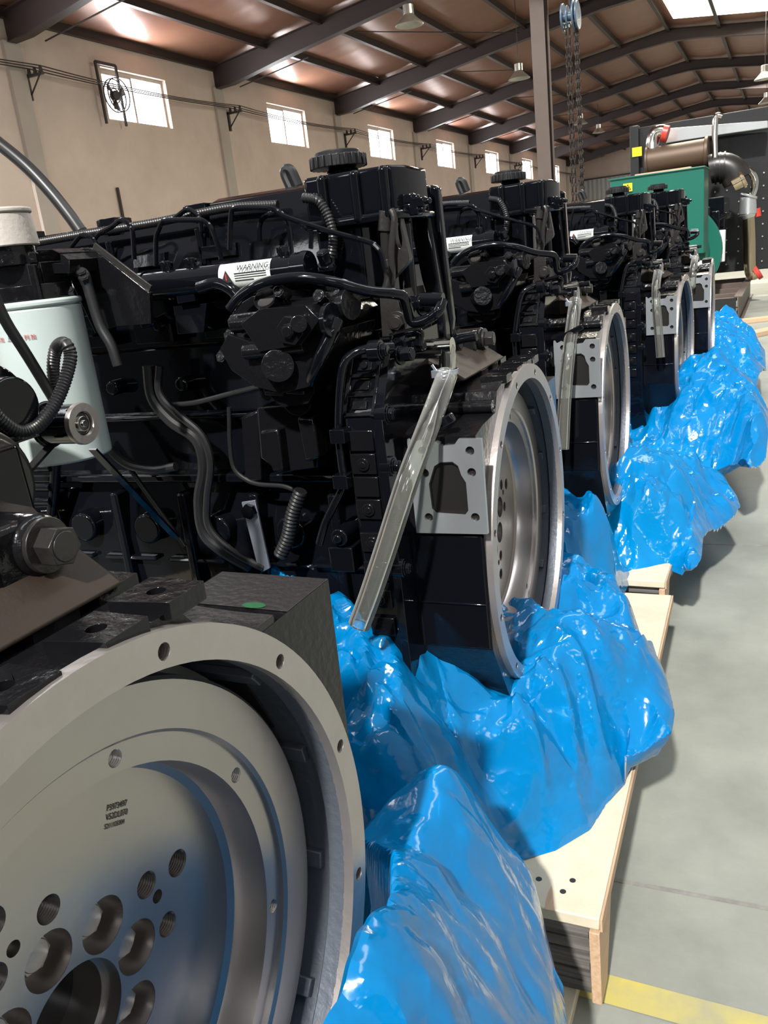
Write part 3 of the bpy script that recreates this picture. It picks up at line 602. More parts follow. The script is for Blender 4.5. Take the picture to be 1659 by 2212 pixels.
    b.holed(0, circle((0, CR), .149, 128), [circle((0, CR), .0363, 64)] + pk + [circle((y, z), r_, 24) for y, z, r_ in th + sm_], -.0705, -.070, caps=(0, 1))
    b.lathe([(.0363, -.070), (.0363, -.083), (.033, -.0835), (.033, -.11), (.0, -.11)], (0, 0, CR), 64, False)
    for i in range(8): t = math.radians(6.5 + 45 * i); b.lathe([(.0172, -.070), (.0172, -.089), (.0, -.089)], (0, .055 * math.cos(t), CR + .055 * math.sin(t)), 32, False)
    fwm = b; b = MB(); bores = []
    for y, z, r_ in th:
        pr = []
        for j in range(8): pr += [(r_, -.0702 - j * .002), (r_ * .88, -.0712 - j * .002)]
        b.lathe(pr + [(r_ * .88, -.098), (0, -.100)], (0, y, z), 24, False); bores.append(b); b = MB()
    b = fwm
    for y, z, r_ in sm_: b.lathe([(r_, -.070), (r_, -.084), (0, -.086)], (0, y, z), 16, False)
    for i in range(8):
        t = math.radians(29 + 45 * i); pr = []
        for j in range(5): pr += [(.0055, -.0397 - j * .0016), (.0046, -.0405 - j * .0016)]
        b.lathe(pr + [(0, -.05)], (0, .1667 * math.cos(t), CR + .1667 * math.sin(t)), 14, False)
    fw = P('flywheel', fwm, 'steel', ang=28); [P('tapped_bore', q_, 'thread', ang=20, parent=fw) for q_ in bores]
    for i in range(8):
        t = math.radians(6.5 + 45 * i); b = MB(); c_ = Vector((-.089, .055 * math.cos(t), CR + .055 * math.sin(t)))
        b.cyl(c_, c_ + Vector((.0075, 0, 0)), .0118, 6); b.cyl(c_ + Vector((.0075, 0, 0)), c_ + Vector((.0085, 0, 0)), .0095, 24); P('flywheel_bolt', b, 'ring', .0008, parent=fw)
    # turbocharger on the far side
    b = MB()
    def g1(u, v, x): return ept(1, 0, x, u, v)
    pc = g1(180, 915, -.40); tb = MB()
    tb.cyl(pc + Vector((-.055, 0, 0)), pc + Vector((-.002, 0, 0)), .0225, 40); tb.cyl(pc + Vector((-.055, 0, 0)), pc + Vector((-.050, 0, 0)), .027, 40)
    c2_ = g1(-10, 880, -.42); tb.cyl(c2_ + Vector((-.07, 0, 0)), c2_ + Vector((0, 0, 0)), .05, 40, .044); tb.cyl(c2_, c2_ + Vector((.03, 0, 0)), .032, 36, .030)
    tb.box(c2_.x - .16, c2_.x - .06, c2_.y - .05, c2_.y + .05, c2_.z - .05, c2_.z + .05)
    tu = P('turbocharger', tb, 'black', .003)
    b = MB(); b.lathe([(.0130, 0), (.0140, .002), (.0228, .002), (.0236, 0), (.0236, -.004), (.0130, -.004)], pc, 48); P('ring_face', b, 'ring', parent=tu)
    b = MB(); b.cyl(pc + Vector((-.004, 0, 0)), pc + Vector((-.002, 0, 0)), .0125, 32); b.cyl(pc + Vector((-.002, 0, 0)), pc + Vector((.001, 0, 0)), .0085, 28); b.cyl(pc + Vector((.001, 0, 0)), pc + Vector((.003, 0, 0)), .004, 20); P('hub', b, 'chrome', .0006, parent=tu)
    b = MB(); b.tube([g1(u, v, x) for u, v, x in ((-30, 870, -.385), (5, 910, -.385), (40, 932, -.385), (75, 925, -.383), (105, 895, -.38), (130, 850, -.377), (147, 800, -.375), (152, 765, -.375), (140, 742, -.38), (122, 752, -.40), (115, 790, -.41), (118, 830, -.415), (125, 862, -.415))], .0072, 14, 6, ring=.0035); P('braided_hose', b, 'rubber', parent=tu)
    b = MB(); b.tube([g1(u, v, -.41) for u, v in ((-20, 620), (10, 690), (60, 770), (118, 866))], .0058, 14, 4); P('oil_line', b, 'rubber', parent=tu)
    b = MB(); b.bar(g1(112, 960, -.43), g1(40, 1040, -.43), .012, .003); b.bar(g1(200, 970, -.44), g1(380, 1160, -.44), .012, .003); b.bar(g1(-20, 970, -.40), g1(70, 940, -.40), .02, .002); P('stay', b, 'black', parent=tu)
    b = MB(); c3 = g1(-30, 1060, -.22); b.cyl(c3 + Vector((-.10, 0, 0)), c3, .046, 48); b.cyl(c3, c3 + Vector((.006, 0, 0)), .040, 48)
    P('exhaust_elbow', b, 'dark', .004)
    b = MB()
    for v in (1010, 1052, 1082): p = e2(98, v, -.2); b.cyl(p + Vector((-.03, 0, 0)), p + Vector((.012, 0, 0)), .007, 16)
    b.tube([e2(u, v, -.19) for u, v in ((122, 990), (118, 1050), (112, 1110))], .009, 12); P('core_fitting', b, 'black', .001)
    # fuel filter with head and carrier plate
    fx, fy = -.567, -.352
    b = MB(); b.cyl((fx, fy, CR + .205), (fx, fy, CR + .408), .059, 48, .0585); b.cyl((fx, fy, CR + .408), (fx, fy, CR + .417), .0605, 48)
    fl = P('fuel_filter', b, 'filter', .003); fl['label'] = 'pale green-white filter canister'
    def onf(ang, z, off=.0006): return Vector((fx + (.059 + off) * math.sin(ang), fy - (.059 + off) * math.cos(ang), CR + z))
    fr_ = lambda ang: frame((math.cos(ang), math.sin(ang), 0), (0, 0, 1))
    rp, kp = MB(), MB()
    for i, ch in enumerate('上海弗列加'):
        for a0 in (.02, -.72): a = a0 + i * .135; text(ch, rp if i else kp, .0068, onf(a, .371), fr_(a), None, None, .0001)
    for a, z, s_, h in ((-.85, .300, 'FF5488', .010), (-.84, .283, 'FF5488', .009)):
        for i, ch in enumerate(s_): text(ch, kp, h, onf(a + i * .10, z), fr_(a + i * .10), None, None, .0001)
    P('red_lettering', rp, 'red', parent=fl); P('dark_lettering', kp, 'ink', parent=fl)
    b = MB()
    for a0, a1, z0, z1 in ((-1.0, -.50, .279, .292), (-.75, -.42, .258, .273), (-1.2, -1.0, .31, .35)):
        vs = []; n = 8
        for i in range(n): a = a0 + (a1 - a0) * i / (n - 1); vs += [onf(a, z0, .0003), onf(a, z1, .0003)]
        b.add(vs, [(2 * i, 2 * i + 2, 2 * i + 3, 2 * i + 1) for i in range(n - 1)])
    P('filter_band', b, 'red', parent=fl)
    b = MB(); b.cyl((fx, fy, CR + .418), (fx, fy, CR + .436), .052, 40); b.box(fx - .09, fx + .045, fy - .02, fy + .06, CR + .436, CR + .462)
    face([(110, 538), (128, 545), (132, 568), (70, 572), (62, 540), (30, 546), (-60, 560), (-60, 600), (150, 590), (150, 560)], fy + .0, fy + .08, b)
    b.cyl((fx - .012, fy - .01, CR + .462), (fx - .012, fy - .01, CR + .485), .034, 36); b.cyl((fx + .04, fy - .03, CR + .41), (fx + .04, fy - .03, CR + .46), .006, 12); b.hexa((fx + .035, fy - .02, CR + .462), (0, 0, 1), .008, .012)
    hd = P('filter_head', b, 'cast', .003)
    b = MB(); cz_ = CR + .485; cc = (fx - .012, fy - .01); b.cyl((*cc, cz_), (*cc, cz_ + .040), .0395, 44, .036); b.cyl((*cc, cz_ + .040), (*cc, cz_ + .0465), .038, 44); cp = P('sensor_cap', b, 'cap', .002); cp['label'] = 'pale grey plastic cap'
    b = MB(); face([(128, 540), (170, 536), (192, 536), (210, 543), (322, 632), (326, 700), (250, 705), (205, 720), (168, 640), (150, 600), (140, 560)], -.30, -.292, b); P('carrier_plate', b, 'cast', .001)
    b = MB(); b.bar(e2(200, 540, -.296), e2(322, 633, -.296), .022, .003, up=(0, 1, 0)); P('plate_edge', b, 'dark', .0005)
    b = MB()
    for u, v in ((120, 600), (132, 590), (150, 588), (168, 590), (180, 600), (155, 640), (186, 612)): p = e2(u, v, -.33); b.hexa(p, (.3, -.5, .6), .007, .012)
    b.tube([e2(u, v, -.33) for u, v in ((118, 610), (122, 586), (150, 584), (180, 590), (190, 620), (215, 700), (240, 745), (255, 790))], .007, 12, 5); P('filter_hose', b, 'rubber')
    # metal elbow and hose clip for the clear drain tube
    p = e2(961, 770, -.165); b = MB(); b.cyl((-.112, p.y, p.z + .012), (p.x, p.y, p.z + .010), .0125, 24); b.tube([(p.x - .012, p.y, p.z + .012), (p.x + .002, p.y, p.z + .010), (p.x + .003, p.y - .002, p.z - .012), (p.x - .001, p.y - .004, p.z - .030)], .0115, 20, 5)
    b.cyl((p.x - .01, p.y, p.z + .012), (p.x + .012, p.y, p.z + .012), .0125, 24); P('drain_elbow', b, 'chrome', .001)
    b = MB(); c_ = Vector((p.x + .001, p.y - .003, p.z - .020)); b.lathe([(.0152, -.0035), (.0162, -.0035), (.0162, .0035), (.0152, .0035)], (0, 0, 0), 32)
    vv = [(c_.x + q[1], c_.y + q[2], c_.z + q[0]) for q in b.v]; b.v = vv; b.obox(c_ + Vector((-.008, -.014, .0)), .014, .008, .010); b.bar(c_ + Vector((-.015, -.012, .012)), c_ + Vector((.002, -.017, -.012)), .004, .0015, up=(0, 1, 0)); P('hose_clip', b, 'zinc', .0006)
    # cluster of studs and pipes above the gear housing
    b = MB()
    for u, v, y in ((860, 748, -.2), (905, 742, -.19), (925, 655, -.15), (985, 742, -.05), (945, 742, -.1), (960, 748, -.1), (880, 760, -.25), (900, 650, -.16), (870, 735, -.2)):
        p = e2(u, v, y); b = MB(); b.hexa(p + Vector((-.012, 0, -.004)), (1, -.2, .1), .009, .016, .012); b.cyl(p + Vector((-.03, 0, 0)), p, .007, 12); P('stud', b, 'black', .001)
    b = MB()
    b.tube([e2(u, v, -.1) for u, v in ((860, 775), (900, 760), (950, 752), (990, 735), (1030, 728))], .006, 12, 5)
    b.cyl(e2(905, 648, -.12), e2(955, 648, -.12), .0085, 18); P('cross_pipe', b, 'black', .001)
    return R
def kids(o): return [c for c in bpy.data.objects if c.parent == o]
def copy_tree(o, parent=None):
    c = o.copy(); COL.objects.link(c); c.parent = parent
    if parent is not None: c.matrix_parent_inverse = o.matrix_parent_inverse
    for ch in KD.get(o.name, []): copy_tree(bpy.data.objects[ch], c)
    return c
proto = build_engine()
KD = {}
for o in list(bpy.data.objects):
    if o.parent: KD.setdefault(o.parent.name, []).append(o.name)
TUBES = {1: None, 2: [(965, 812, -.172), (948, 860, -.22), (918, 940, -.28), (880, 1040, -.32), (835, 1180, -.345), (800, 1285, -.355), (776, 1350, -.36)],
         3: [(1243, 650, -.170), (1238, 690, -.215), (1228, 770, -.275), (1220, 860, -.295), (1215, 970, -.31)], 4: [(1421, 588, -.175), (1417, 620, -.235), (1418, 660, -.272), (1423, 720, -.285), (1427, 772, -.29)],
         5: [(1501, 558, -.18), (1498, 580, -.24), (1494, 622, -.272)]}
LAB = {1: 'nearest engine cut by the left edge, its big steel flywheel filling the lower left', 2: 'whole black engine behind the nearest flywheel, with the longest clear tube and pale filter',
       3: 'black engine third from the camera, clear tube hanging in front of its milled pad', 4: 'black engine fourth from the camera, short clear tube ending over dark housing',
       5: 'black engine fifth from the camera, flywheel seen edge-on beside the steel base frame', 6: 'farthest black engine in the row, only its top showing before the green box'}
engines = {}
for k, (c, a) in ENG.items():
    o = proto if k == 1 else copy_tree(proto)
    o.location = (c[0], c[1], c[2] + CAMZ - HB); o.rotation_euler = (0, 0, a)
    tag(o, LAB[k], 'engine', 'diesel engines in a row on pallets'); engines[k] = o
    if TUBES.get(k):
        pts = []
        for u, v, y in TUBES[k]: pts.append(ept(k, 1, y, u, v))
        b = MB(); b.tube(pts, .0142, 32, 14, hollow=.0110); t = b.build('clear_drain_tube', M['clear'], o, ang=80); t['label'] = 'clear vinyl hose'
b = MB(); b.tube([ept(2, 1, .10, u, v) for u, v in ((-150, 250), (-60, 270), (0, 312), (60, 362), (110, 415), (150, 465), (175, 500))], .0125, 14, 6); b.build('rear_hose', M['rubber'], engines[2])
DROP = {3: ('turbo',), 4: ('turbo', 'fuel_filter', 'filter', 'sensor_cap', 'carrier', 'plate_edge'), 5: ('turbo', 'fuel_filter', 'filter', 'sensor_cap', 'carrier', 'plate_edge'), 6: ('turbo', 'fuel_filter', 'filter', 'sensor_cap', 'carrier', 'plate_edge')}
for k, names in DROP.items():
    for c in kids(engines[k]):
        if c.name.startswith(names):
            for g in kids(c): bpy.data.objects.remove(g)
            bpy.data.objects.remove(c)
# etched part number on the nearest flywheel (its square code is left out)
fw1 = [c for c in kids(engines[1]) if c.name.startswith('flywheel') and not c.name.startswith('flywheel_h')][0]
for s_, (u, v) in (('P3973497', (231, 1753)), ('V52DL070', (229, 1773)), ('S211105004', (226, 1792))):
    p = ept(1, 0, -.0696, u, v); q = ept(1, 0, -.0696, u + 50, v - 15); xd = (q - p).normalized(); text(s_, 'etched_number', (q - p).length / (len(s_) * .58), p, frame(xd, (0, -xd.z, xd.y)) @ Matrix.Diagonal((1, 1.25, 1)), M['etch'], fw1, .0001)

# ================================================================= PALLETS
PT = CAMZ - .815                                   # deck height 0.155
def pallet(x0, x1, y0, y1, top, label, lip=0., rz=0.):
    o = empty('pallet', ((x0 + x1) / 2, (y0 + y1) / 2, 0), rz, label=label, cat='pallet', group='plywood pallets under the engines')
    cx, cy = (x0 + x1) / 2, (y0 + y1) / 2; hx, hy = (x1 - x0) / 2, (y1 - y0) / 2
    MB().box(-hx, hx, -hy, hy, top - .018, top).build('deck', M['ply'], o, .002)
    MB().box(hx + .0005, hx + .0035, -hy, hy, top - .019, top - .001).build('deck_edge', M['wood'], o)
    b = MB(); b.prism(0, [(-hy - .004, top - .02), (-hy - .004, .02), (-hy + .04, .02), (-hy + .10, top - .02)], hx - .013, hx); b.build('corner_board', M['wood'], o, .001)
    for y_ in (-hy + .012, -hy * .35, 0.3 * hy, hy - .10):
        b = MB(); y_a, y_b = (y_, y_ + .085)
        for j in range(7):
            z0 = .019 + j * (top - .038) / 7; b.box(-hx + .014, hx - (.014 if y_ < -hy + .02 else .03) - .002 * (j % 3), y_a + .002 * ((j * 7) % 3), y_b, z0, z0 + (top - .038) / 7 - .0012)
        b.build('stringer', M['lam'], o, .0)
    MB().box(-hx, hx - .035, -hy - lip, hy, .0, .018).build('bottom_board', M['ply'], o, .002)
    return o
p1 = pallet(-1.45, -.205, -.30, .67, PT, 'plywood pallet under the nearest engine at the bottom edge, mostly under blue film')
p2 = pallet(-1.45, -.200, .815, 1.84, PT, 'pale plywood pallet with three nail holes at its open near corner', .12, math.radians(1.6))
p3 = pallet(-1.50, -.235, 1.90, 2.85, PT + .0148, 'plywood pallet whose near corner shows between the two largest blue film heaps')
p4 = pallet(-1.50, -.175, 2.97, 3.62, PT + .0088, 'plywood pallet showing a small end below the fourth blue film heap')
p5 = pallet(-1.50, -.20, 3.66, 5.25, PT + .0298, 'farthest plywood pallet, hidden behind the blue film heaps')
b = MB(); h = []
for u, v in ((1164, 1899), (1237, 1902), (1216, 1926)):
    p = wz(PT, u, v); h.append(p)
    b.cyl((p.x - p2.location.x, p.y - p2.location.y, PT - .001), (p.x - p2.location.x, p.y - p2.location.y, PT + .0004), .0042, 16)
b.build('nail_hole', M['ink'], p2)
b = MB(); q = [wz(PT, u, v) for u, v in ((1192, 1912), (1195, 1930), (1198, 1968), (1176, 1964), (1183, 1930))]
b.add([(p.x - p2.location.x, p.y - p2.location.y, PT + .0004) for p in q], [(0, 1, 2, 3, 4)]); b.build('veneer_tear', M['wood'], p2)
for o in kids(p2):
    if o.name.startswith(('nail', 'veneer')): o.rotation_euler = (0, 0, -math.radians(1.6))

# ================================================================= BLUE FILM BAGS
def facet(X, Y, seed, sc_, ang, stretch=1.):
    """piecewise-linear noise: random heights on a triangular lattice, flat facets meeting in sharp creases"""
    rs = np.random.RandomState(seed); T = rs.rand(256, 256) * 2 - 1
    c, s = math.cos(ang), math.sin(ang); x = (c * X + s * Y) / sc_; y = (-s * X + c * Y) / (sc_ * stretch)
    x, y = x + .35 * np.sin(1.7 * y + seed) + .2 * np.sin(3.1 * y), y + .35 * np.sin(1.9 * x + 2 * seed)
    k = (x + y) * .3660254; i = np.floor(x + k); j = np.floor(y + k); fx_ = x + k - i; fy_ = y + k - j
    i = i.astype(int); j = j.astype(int); g = lambda a, b_: T[a % 256, b_ % 256]
    up = fx_ > fy_
    h0 = g(i, j); h3 = g(i + 1, j + 1); h1 = np.where(up, g(i + 1, j), g(i, j + 1)); a = np.where(up, fx_, fy_); b_ = np.where(up, fy_, fx_)
    return h0 * (1 - a) + h1 * (a - b_) + h3 * b_
def ridge(X, Y, seed, sc_, ang):
    c, s = math.cos(ang), math.sin(ang); t = (c * X + s * Y) / sc_ + .6 * facet(X, Y, seed, sc_ * 3, ang + 1)
    return 1 - 2 * np.abs(t - np.floor(t) - .5) * 2
def bag(outline, ctrl, label, step=.006, amp=1., seed=1, aspect=1., base=PT, xe=-.2, flow=.6, th=.07):
    O = np.array([(p.x, p.y) for p in outline]); OZ = np.array([p.z for p in outline])
    C = np.array([(p.x, p.y, p.z) for p in ctrl] + [(p.x, p.y, p.z) for p in outline]); 
    n = len(C); d = np.linalg.norm(C[:, None, :2] - C[None, :, :2], axis=2); phi = lambda r: np.where(r > 1e-9, r * r * np.log(r + 1e-12), 0)
    A = np.zeros((n + 3, n + 3)); A[:n, :n] = phi(d) + np.eye(n) * 2e-3; A[:n, n] = 1; A[:n, n + 1:] = C[:, :2]; A[n, :n] = 1; A[n + 1:, :n] = C[:, :2].T
    wt = np.linalg.solve(A, np.concatenate([C[:, 2], [0, 0, 0]]))
    x0, y0 = O.min(0) - step; x1, y1 = O.max(0) + step
    xs = np.arange(x0, x1, step); ys = np.arange(y0, y1, step * aspect); X, Y = np.meshgrid(xs, ys)
    Q = np.stack([X.ravel(), Y.ravel()], 1)
    D = np.full(len(Q), 9.); inside = np.zeros(len(Q), bool); NP = np.zeros_like(Q)
    for i in range(len(O)):
        a, b_ = O[i], O[(i + 1) % len(O)]; e = b_ - a; t = np.clip(((Q - a) @ e) / (e @ e), 0, 1); pr = a + t[:, None] * e; dd = np.linalg.norm(Q - pr, axis=1)
        NP = np.where((dd < D)[:, None], pr, NP); D = np.minimum(D, dd)
        cnd = ((a[1] > Q[:, 1]) != (b_[1] > Q[:, 1])); cr = a[0] + (Q[:, 1] - a[1]) * (b_[0] - a[0]) / ((b_[1] - a[1]) + 1e-12); inside ^= (cnd & (Q[:, 0] < cr))
    H = np.zeros(len(Q))
    for s in range(0, len(Q), 4000): q = Q[s:s + 4000]; H[s:s + 4000] = phi(np.linalg.norm(q[:, None] - C[None, :, :2], axis=2)) @ wt[:n] + wt[n] + q @ wt[n + 1:]
    x, y = Q[:, 0], Q[:, 1]
    F = .042 * facet(x, y, seed, .15, flow, 1.7) + .024 * facet(x, y, seed + 1, .07, flow + .9, 1.5) + .010 * facet(x, y, seed + 2, .034, flow + 2) + .009 * ridge(x, y, seed + 3, .09, flow + PI / 2)
    loc = np.clip(facet(x, y, seed + 9, .13, 1.) + .45, 0, 1); F += loc * (.010 * facet(x, y, seed + 5, .018, .4) )
    edge = np.clip(D / th, 0, 1); prof = np.clip(1 - (1 - edge) ** 2, 0, 1) ** .75
    zb = np.where(x < xe, base + .002, np.minimum(H - .06, base - .02 + .5 * (x - xe)))
    zb = np.maximum(zb, .02)
    top = np.maximum(H + amp * F * (.35 + .65 * edge), zb + .004)
    mid = zb * .45 + top * .55
    zt = np.where(x < xe, zb, mid) * (1 - prof) + top * prof
    zl = np.where(x < xe, zb, mid) * (1 - prof) + (zb + .006 * (1 + facet(x, y, seed + 7, .06, .3))) * prof
    je = np.clip(D / .03, 0, 1); px_ = x + amp * .012 * je * facet(x, y, seed + 11, .05, .2); py_ = y + amp * .012 * je * facet(x, y, seed + 12, .05, 1.4)
    idx = -np.ones(len(Q), int); keep = inside | (D < step * 1.0); 
    out = (~inside) | (D < .7 * step); px_[out] = NP[out, 0]; py_[out] = NP[out, 1]; zt[out] = np.where(NP[out, 0] < xe, zb[out], mid[out]); zl[out] = zt[out] - .0005
    idx[keep] = np.arange(keep.sum()); nk = keep.sum(); W_ = X.shape[1]; fs = []
    vs = [(a, b_, c) for a, b_, c in zip(px_[keep], py_[keep], zt[keep])]
    lv = [(a, b_, c) for a, b_, c in zip(px_[keep], py_[keep], zl[keep])]
    G = idx.reshape(X.shape); g00, g01, g11, g10 = G[:-1, :-1], G[:-1, 1:], G[1:, 1:], G[1:, :-1]
    ok = (g00 >= 0) & (g01 >= 0) & (g11 >= 0) & (g10 >= 0)
    top_f = [(a, b_, c) for a, b_, c in zip(g00[ok], g01[ok], g11[ok])] + [(a, b_, c) for a, b_, c in zip(g00[ok], g11[ok], g10[ok])]
    fs = [tuple(map(int, f)) for f in top_f] + [tuple(int(i) + nk for i in f)[::-1] for f in top_f]
    me = bpy.data.meshes.new('plastic_bag'); me.from_pydata(vs + lv, [], fs); me.shade_smooth(); me.set_sharp_from_angle(angle=math.radians(22)); me.materials.append(M['film'])
    o = bpy.data.objects.new('plastic_bag', me); COL.objects.link(o); tag(o, label, 'plastic bag', 'crumpled blue film bags pulled down around the engines'); return o
def zp(u, v, z): return wz(CAMZ + z, u, v)
def xp(u, v, x): return wpt(0, x, u, v)
# bag of the second engine, largest heap
o2 = [zp(*q) for q in ((1110, 1862, -.812), (1200, 1835, -.812), (1275, 1790, -.812), (1310, 1720, -.80), (1350, 1640, -.77), (1395, 1595, -.74), (1450, 1540, -.70), (1457, 1480, -.68), (1440, 1400, -.67), (1412, 1330, -.67), (1375, 1265, -.65), (1310, 1205, -.62), (1250, 1180, -.60))]
o2 += [Vector((-.50, 1.68, .30)), Vector((-.9, 1.7, .3)), Vector((-1.3, 1.7, .25)), Vector((-1.35, 1.2, .3)), Vector((-1.35, .75, .25)), Vector((-1.0, .66, .28)), Vector((-.7, .66, .30)), Vector((-.50, .68, .25)), Vector((-.40, .74, .2))]
c2 = [zp(*q) for q in ((1150, 1500, -.585), (1150, 1400, -.565), (1250, 1310, -.56), (1300, 1400, -.57), (1380, 1450, -.60), (1060, 1700, -.66), (980, 1520, -.52), (900, 1425, -.50), (760, 1430, -.49), (850, 1560, -.53), (930, 1600, -.53), (1010, 1765, -.71), (1200, 1650, -.67), (1300, 1560, -.62), (600, 1400, -.50), (1250, 1230, -.58), (1100, 1600, -.60), (1180, 1760, -.76), (1140, 1450, -.62), (1220, 1350, -.61))]
c2 += [xp(u, v, x) - Vector((0, 0, .035)) for u, v, x in ((1098, 1425, -.355), (1125, 1400, -.335), (1169, 1340, -.325), (1205, 1312, -.325), (1222, 1270, -.335))]
bag(o2, c2, 'largest crumpled blue film heap, around the foot of the second engine', seed=21, step=.0045, flow=.9)
# near bag hanging beside the first flywheel
o1 = [Vector((-.40, .72, PT + .1)), zp(935, 1610, -.50), zp(985, 1690, -.56), zp(1010, 1765, -.62), zp(1110, 1830, -.70), zp(1180, 1960, -.745), zp(1215, 2100, -.76), zp(1228, 2212, -.76), Vector((-.135, .40, .2)), Vector((-.13, -.05, .2)), Vector((-.275, -.05, .40)), Vector((-.27, .20, .45)), Vector((-.272, .33, .50)), Vector((-.278, .44, .52)), Vector((-.31, .52, .48)), Vector((-.40, .60, .40))]
c1 = [zp(*q) for q in ((700, 2040, -.43), (650, 2170, -.43), (780, 1885, -.44), (850, 1770, -.46), (900, 1900, -.50), (880, 2100, -.47), (1000, 2180, -.52), (1030, 1950, -.58), (1100, 2100, -.62), (960, 1750, -.54), (1100, 1980, -.64))]
bag(o1, c1, 'smooth blue film bag draped at the bottom edge against the nearest flywheel', seed=44, step=.005, amp=.5, flow=1.9, th=.018)
# third heap
o3 = [zp(*q) for q in ((1365, 1235, -.80), (1440, 1218, -.80), (1498, 1209, -.76), (1515, 1174, -.74), (1519, 1137, -.74), (1541, 1125, -.76), (1587, 1093, -.76), (1600, 1070, -.75), (1581, 1038, -.74), (1564, 1015, -.73), (1515, 985, -.72), (1440, 940, -.66))]
o3 += [Vector((-.50, 2.55, .3)), Vector((-1.2, 2.55, .3)), Vector((-1.3, 2.1, .3)), Vector((-1.2, 1.62, .35)), Vector((-.8, 1.58, .38)), Vector((-.5, 1.60, .38)), Vector((-.37, 1.62, .34)), Vector((-.32, 1.74, .24))]
c3 = [zp(*q) for q in ((1225, 992, -.465), (1281, 992, -.47), (1336, 1015, -.485), (1400, 1030, -.53), (1240, 1080, -.56), (1400, 1040, -.60), (1450, 1000, -.60), (1380, 1110, -.64), (1500, 1060, -.66), (1290, 1170, -.69), (1430, 1150, -.68), (1360, 940, -.53))]
bag(o3, c3, 'crumpled blue film heap spilling over the floor beside the third engine', seed=63, step=.007, flow=.4)
o4 = [zp(*q) for q in ((1440, 990, -.74), (1500, 992, -.74), (1584, 993, -.74), (1619, 1003, -.72), (1655, 975, -.70), (1672, 900, -.66), (1655, 835, -.60), (1620, 805, -.57), (1565, 775, -.54))]
o4 += [Vector((-.42, 3.50, .33)), Vector((-1.2, 3.5, .3)), Vector((-1.2, 2.60, .38)), Vector((-.6, 2.60, .38)), Vector((-.38, 2.62, .38))]
c4 = [zp(*q) for q in ((1375, 895, -.49), (1440, 900, -.53), (1469, 830, -.45), (1540, 785, -.48), (1575, 805, -.49), (1500, 840, -.47), (1580, 880, -.54), (1630, 870, -.56), (1530, 930, -.60), (1480, 960, -.66), (1600, 950, -.62))]
bag(o4, c4, 'puffed blue film heap beside the fourth flywheel, reaching the right edge of the photo', seed=82, step=.009, flow=1.1, amp=1.2)
o5 = [zp(*q) for q in ((1560, 835, -.76), (1632, 828, -.76), (1655, 790, -.74), (1652, 745, -.72), (1640, 726, -.70), (1600, 698, -.66), (1565, 672, -.62))]
o5 += [Vector((-.48, 4.6, .35)), Vector((-1.1, 4.6, .3)), Vector((-1.1, 3.7, .3)), Vector((-.5, 3.66, .3))]
c5 = [zp(*q) for q in ((1548, 668, -.55), (1560, 700, -.55), (1500, 770, -.60), (1600, 740, -.60), (1560, 770, -.64))]
bag(o5, c5, 'farthest blue film heap, below the base frame of the green generator', seed=95, step=.011, flow=.5, amp=1.2)

# ================================================================= GENERATOR SET behind the row
GY = 9.25
gs = empty('generator_set', (-1.15, 10.6, 0), 0, label='green and black generator set with tall radiator and bright exhaust pipes', cat='generator')
def G(mb_, name, mt, bev=.0, parent=None):
    mb_.v = [(a + 1.15, b_ - 10.6, c) for a, b_, c in mb_.v] if parent is None or parent is gs else [(a + 1.15, b_ - 10.6, c) for a, b_, c in mb_.v]
    return mb_.build(name, M[mt], parent or gs, bev)
tl = wy(GY, 1318, 390); tr_ = wy(GY, 1521, 359); zt = tr_.z
b = MB(); b.box(tl.x, tr_.x, GY, GY + .55, zt - .82, zt); b.box(tl.x - .015, tr_.x + .015, GY - .015, GY + .56, zt - .012, zt + .004); bx = G(b, 'terminal_box', 'green', .006)
b = MB(); cx_ = -1.13; b.cyl((cx_, GY + .25, CAMZ - .30), (cx_, GY + 1.0, CAMZ - .30), .40, 48); b.cyl((cx_, GY + .8, CAMZ - .27), (cx_, GY + .95, CAMZ - .27), .52, 56); G(b, 'alternator', 'green', .006)
b = MB(); p = wy(GY - .02, 1356, 405); b.box(p.x - .045, p.x + .045, GY - .019, GY - .0165, p.z - .04, p.z + .04); st = G(b, 'hazard_sticker', 'stick')
b = MB(); b.holed(1, [(p.x - .034, p.z - .026), (p.x + .034, p.z - .026), (p.x, p.z + .032)], [[(p.x - .022, p.z - .019), (p.x + .022, p.z - .019), (p.x, p.z + .019)]], GY - .0205, GY - .0192); b.prism(1, [(p.x - .004, p.z - .016), (p.x + .005, p.z), (p.x, p.z), (p.x + .004, p.z + .014), (p.x - .006, p.z - .003), (p.x, p.z - .003)], GY - .0205, GY - .0192); G(b, 'sticker_symbol', 'ink', 0, st)
RY = 11.9; a = wy(RY, 1368, 278); zt2 = a.z; b = MB(); b.box(a.x, .05, RY, RY + .35, .35, zt2); b.box(a.x - .03, a.x + .08, RY - .12, RY, .3, zt2 + .02); b.box(-.02, .06, RY - .12, RY, .3, zt2)
rd = G(b, 'radiator', 'radi', .008)
b = MB()
for i in range(7):
    for j in range(8): b.cyl((-.95 + i * .14, RY - .002, .45 + j * .15), (-.95 + i * .14, RY - .014, .45 + j * .15), .010, 8)
b.v = [(a + 1.15, b_ - 10.6, c) for a, b_, c in b.v]; split_build(b, 'radiator_bolt', M['silver'], rd)
b = MB(); p = wy(RY - .13, 1376, 328); b.box(p.x - .06, p.x + .06, RY - .135, RY - .121, p.z - .055, p.z + .055); G(b, 'yellow_sticker', 'stick', 0, rd)
b = MB(); q = [wy(RY - .2, u, v) for u, v in ((1440, 279), (1660, 262), (1660, 278), (1440, 311))]; b.prism(1, [(p_.x, p_.z) for p_ in q], RY - .3, RY - .1); G(b, 'charge_air_duct', 'silver', .01)
yy = 11.2
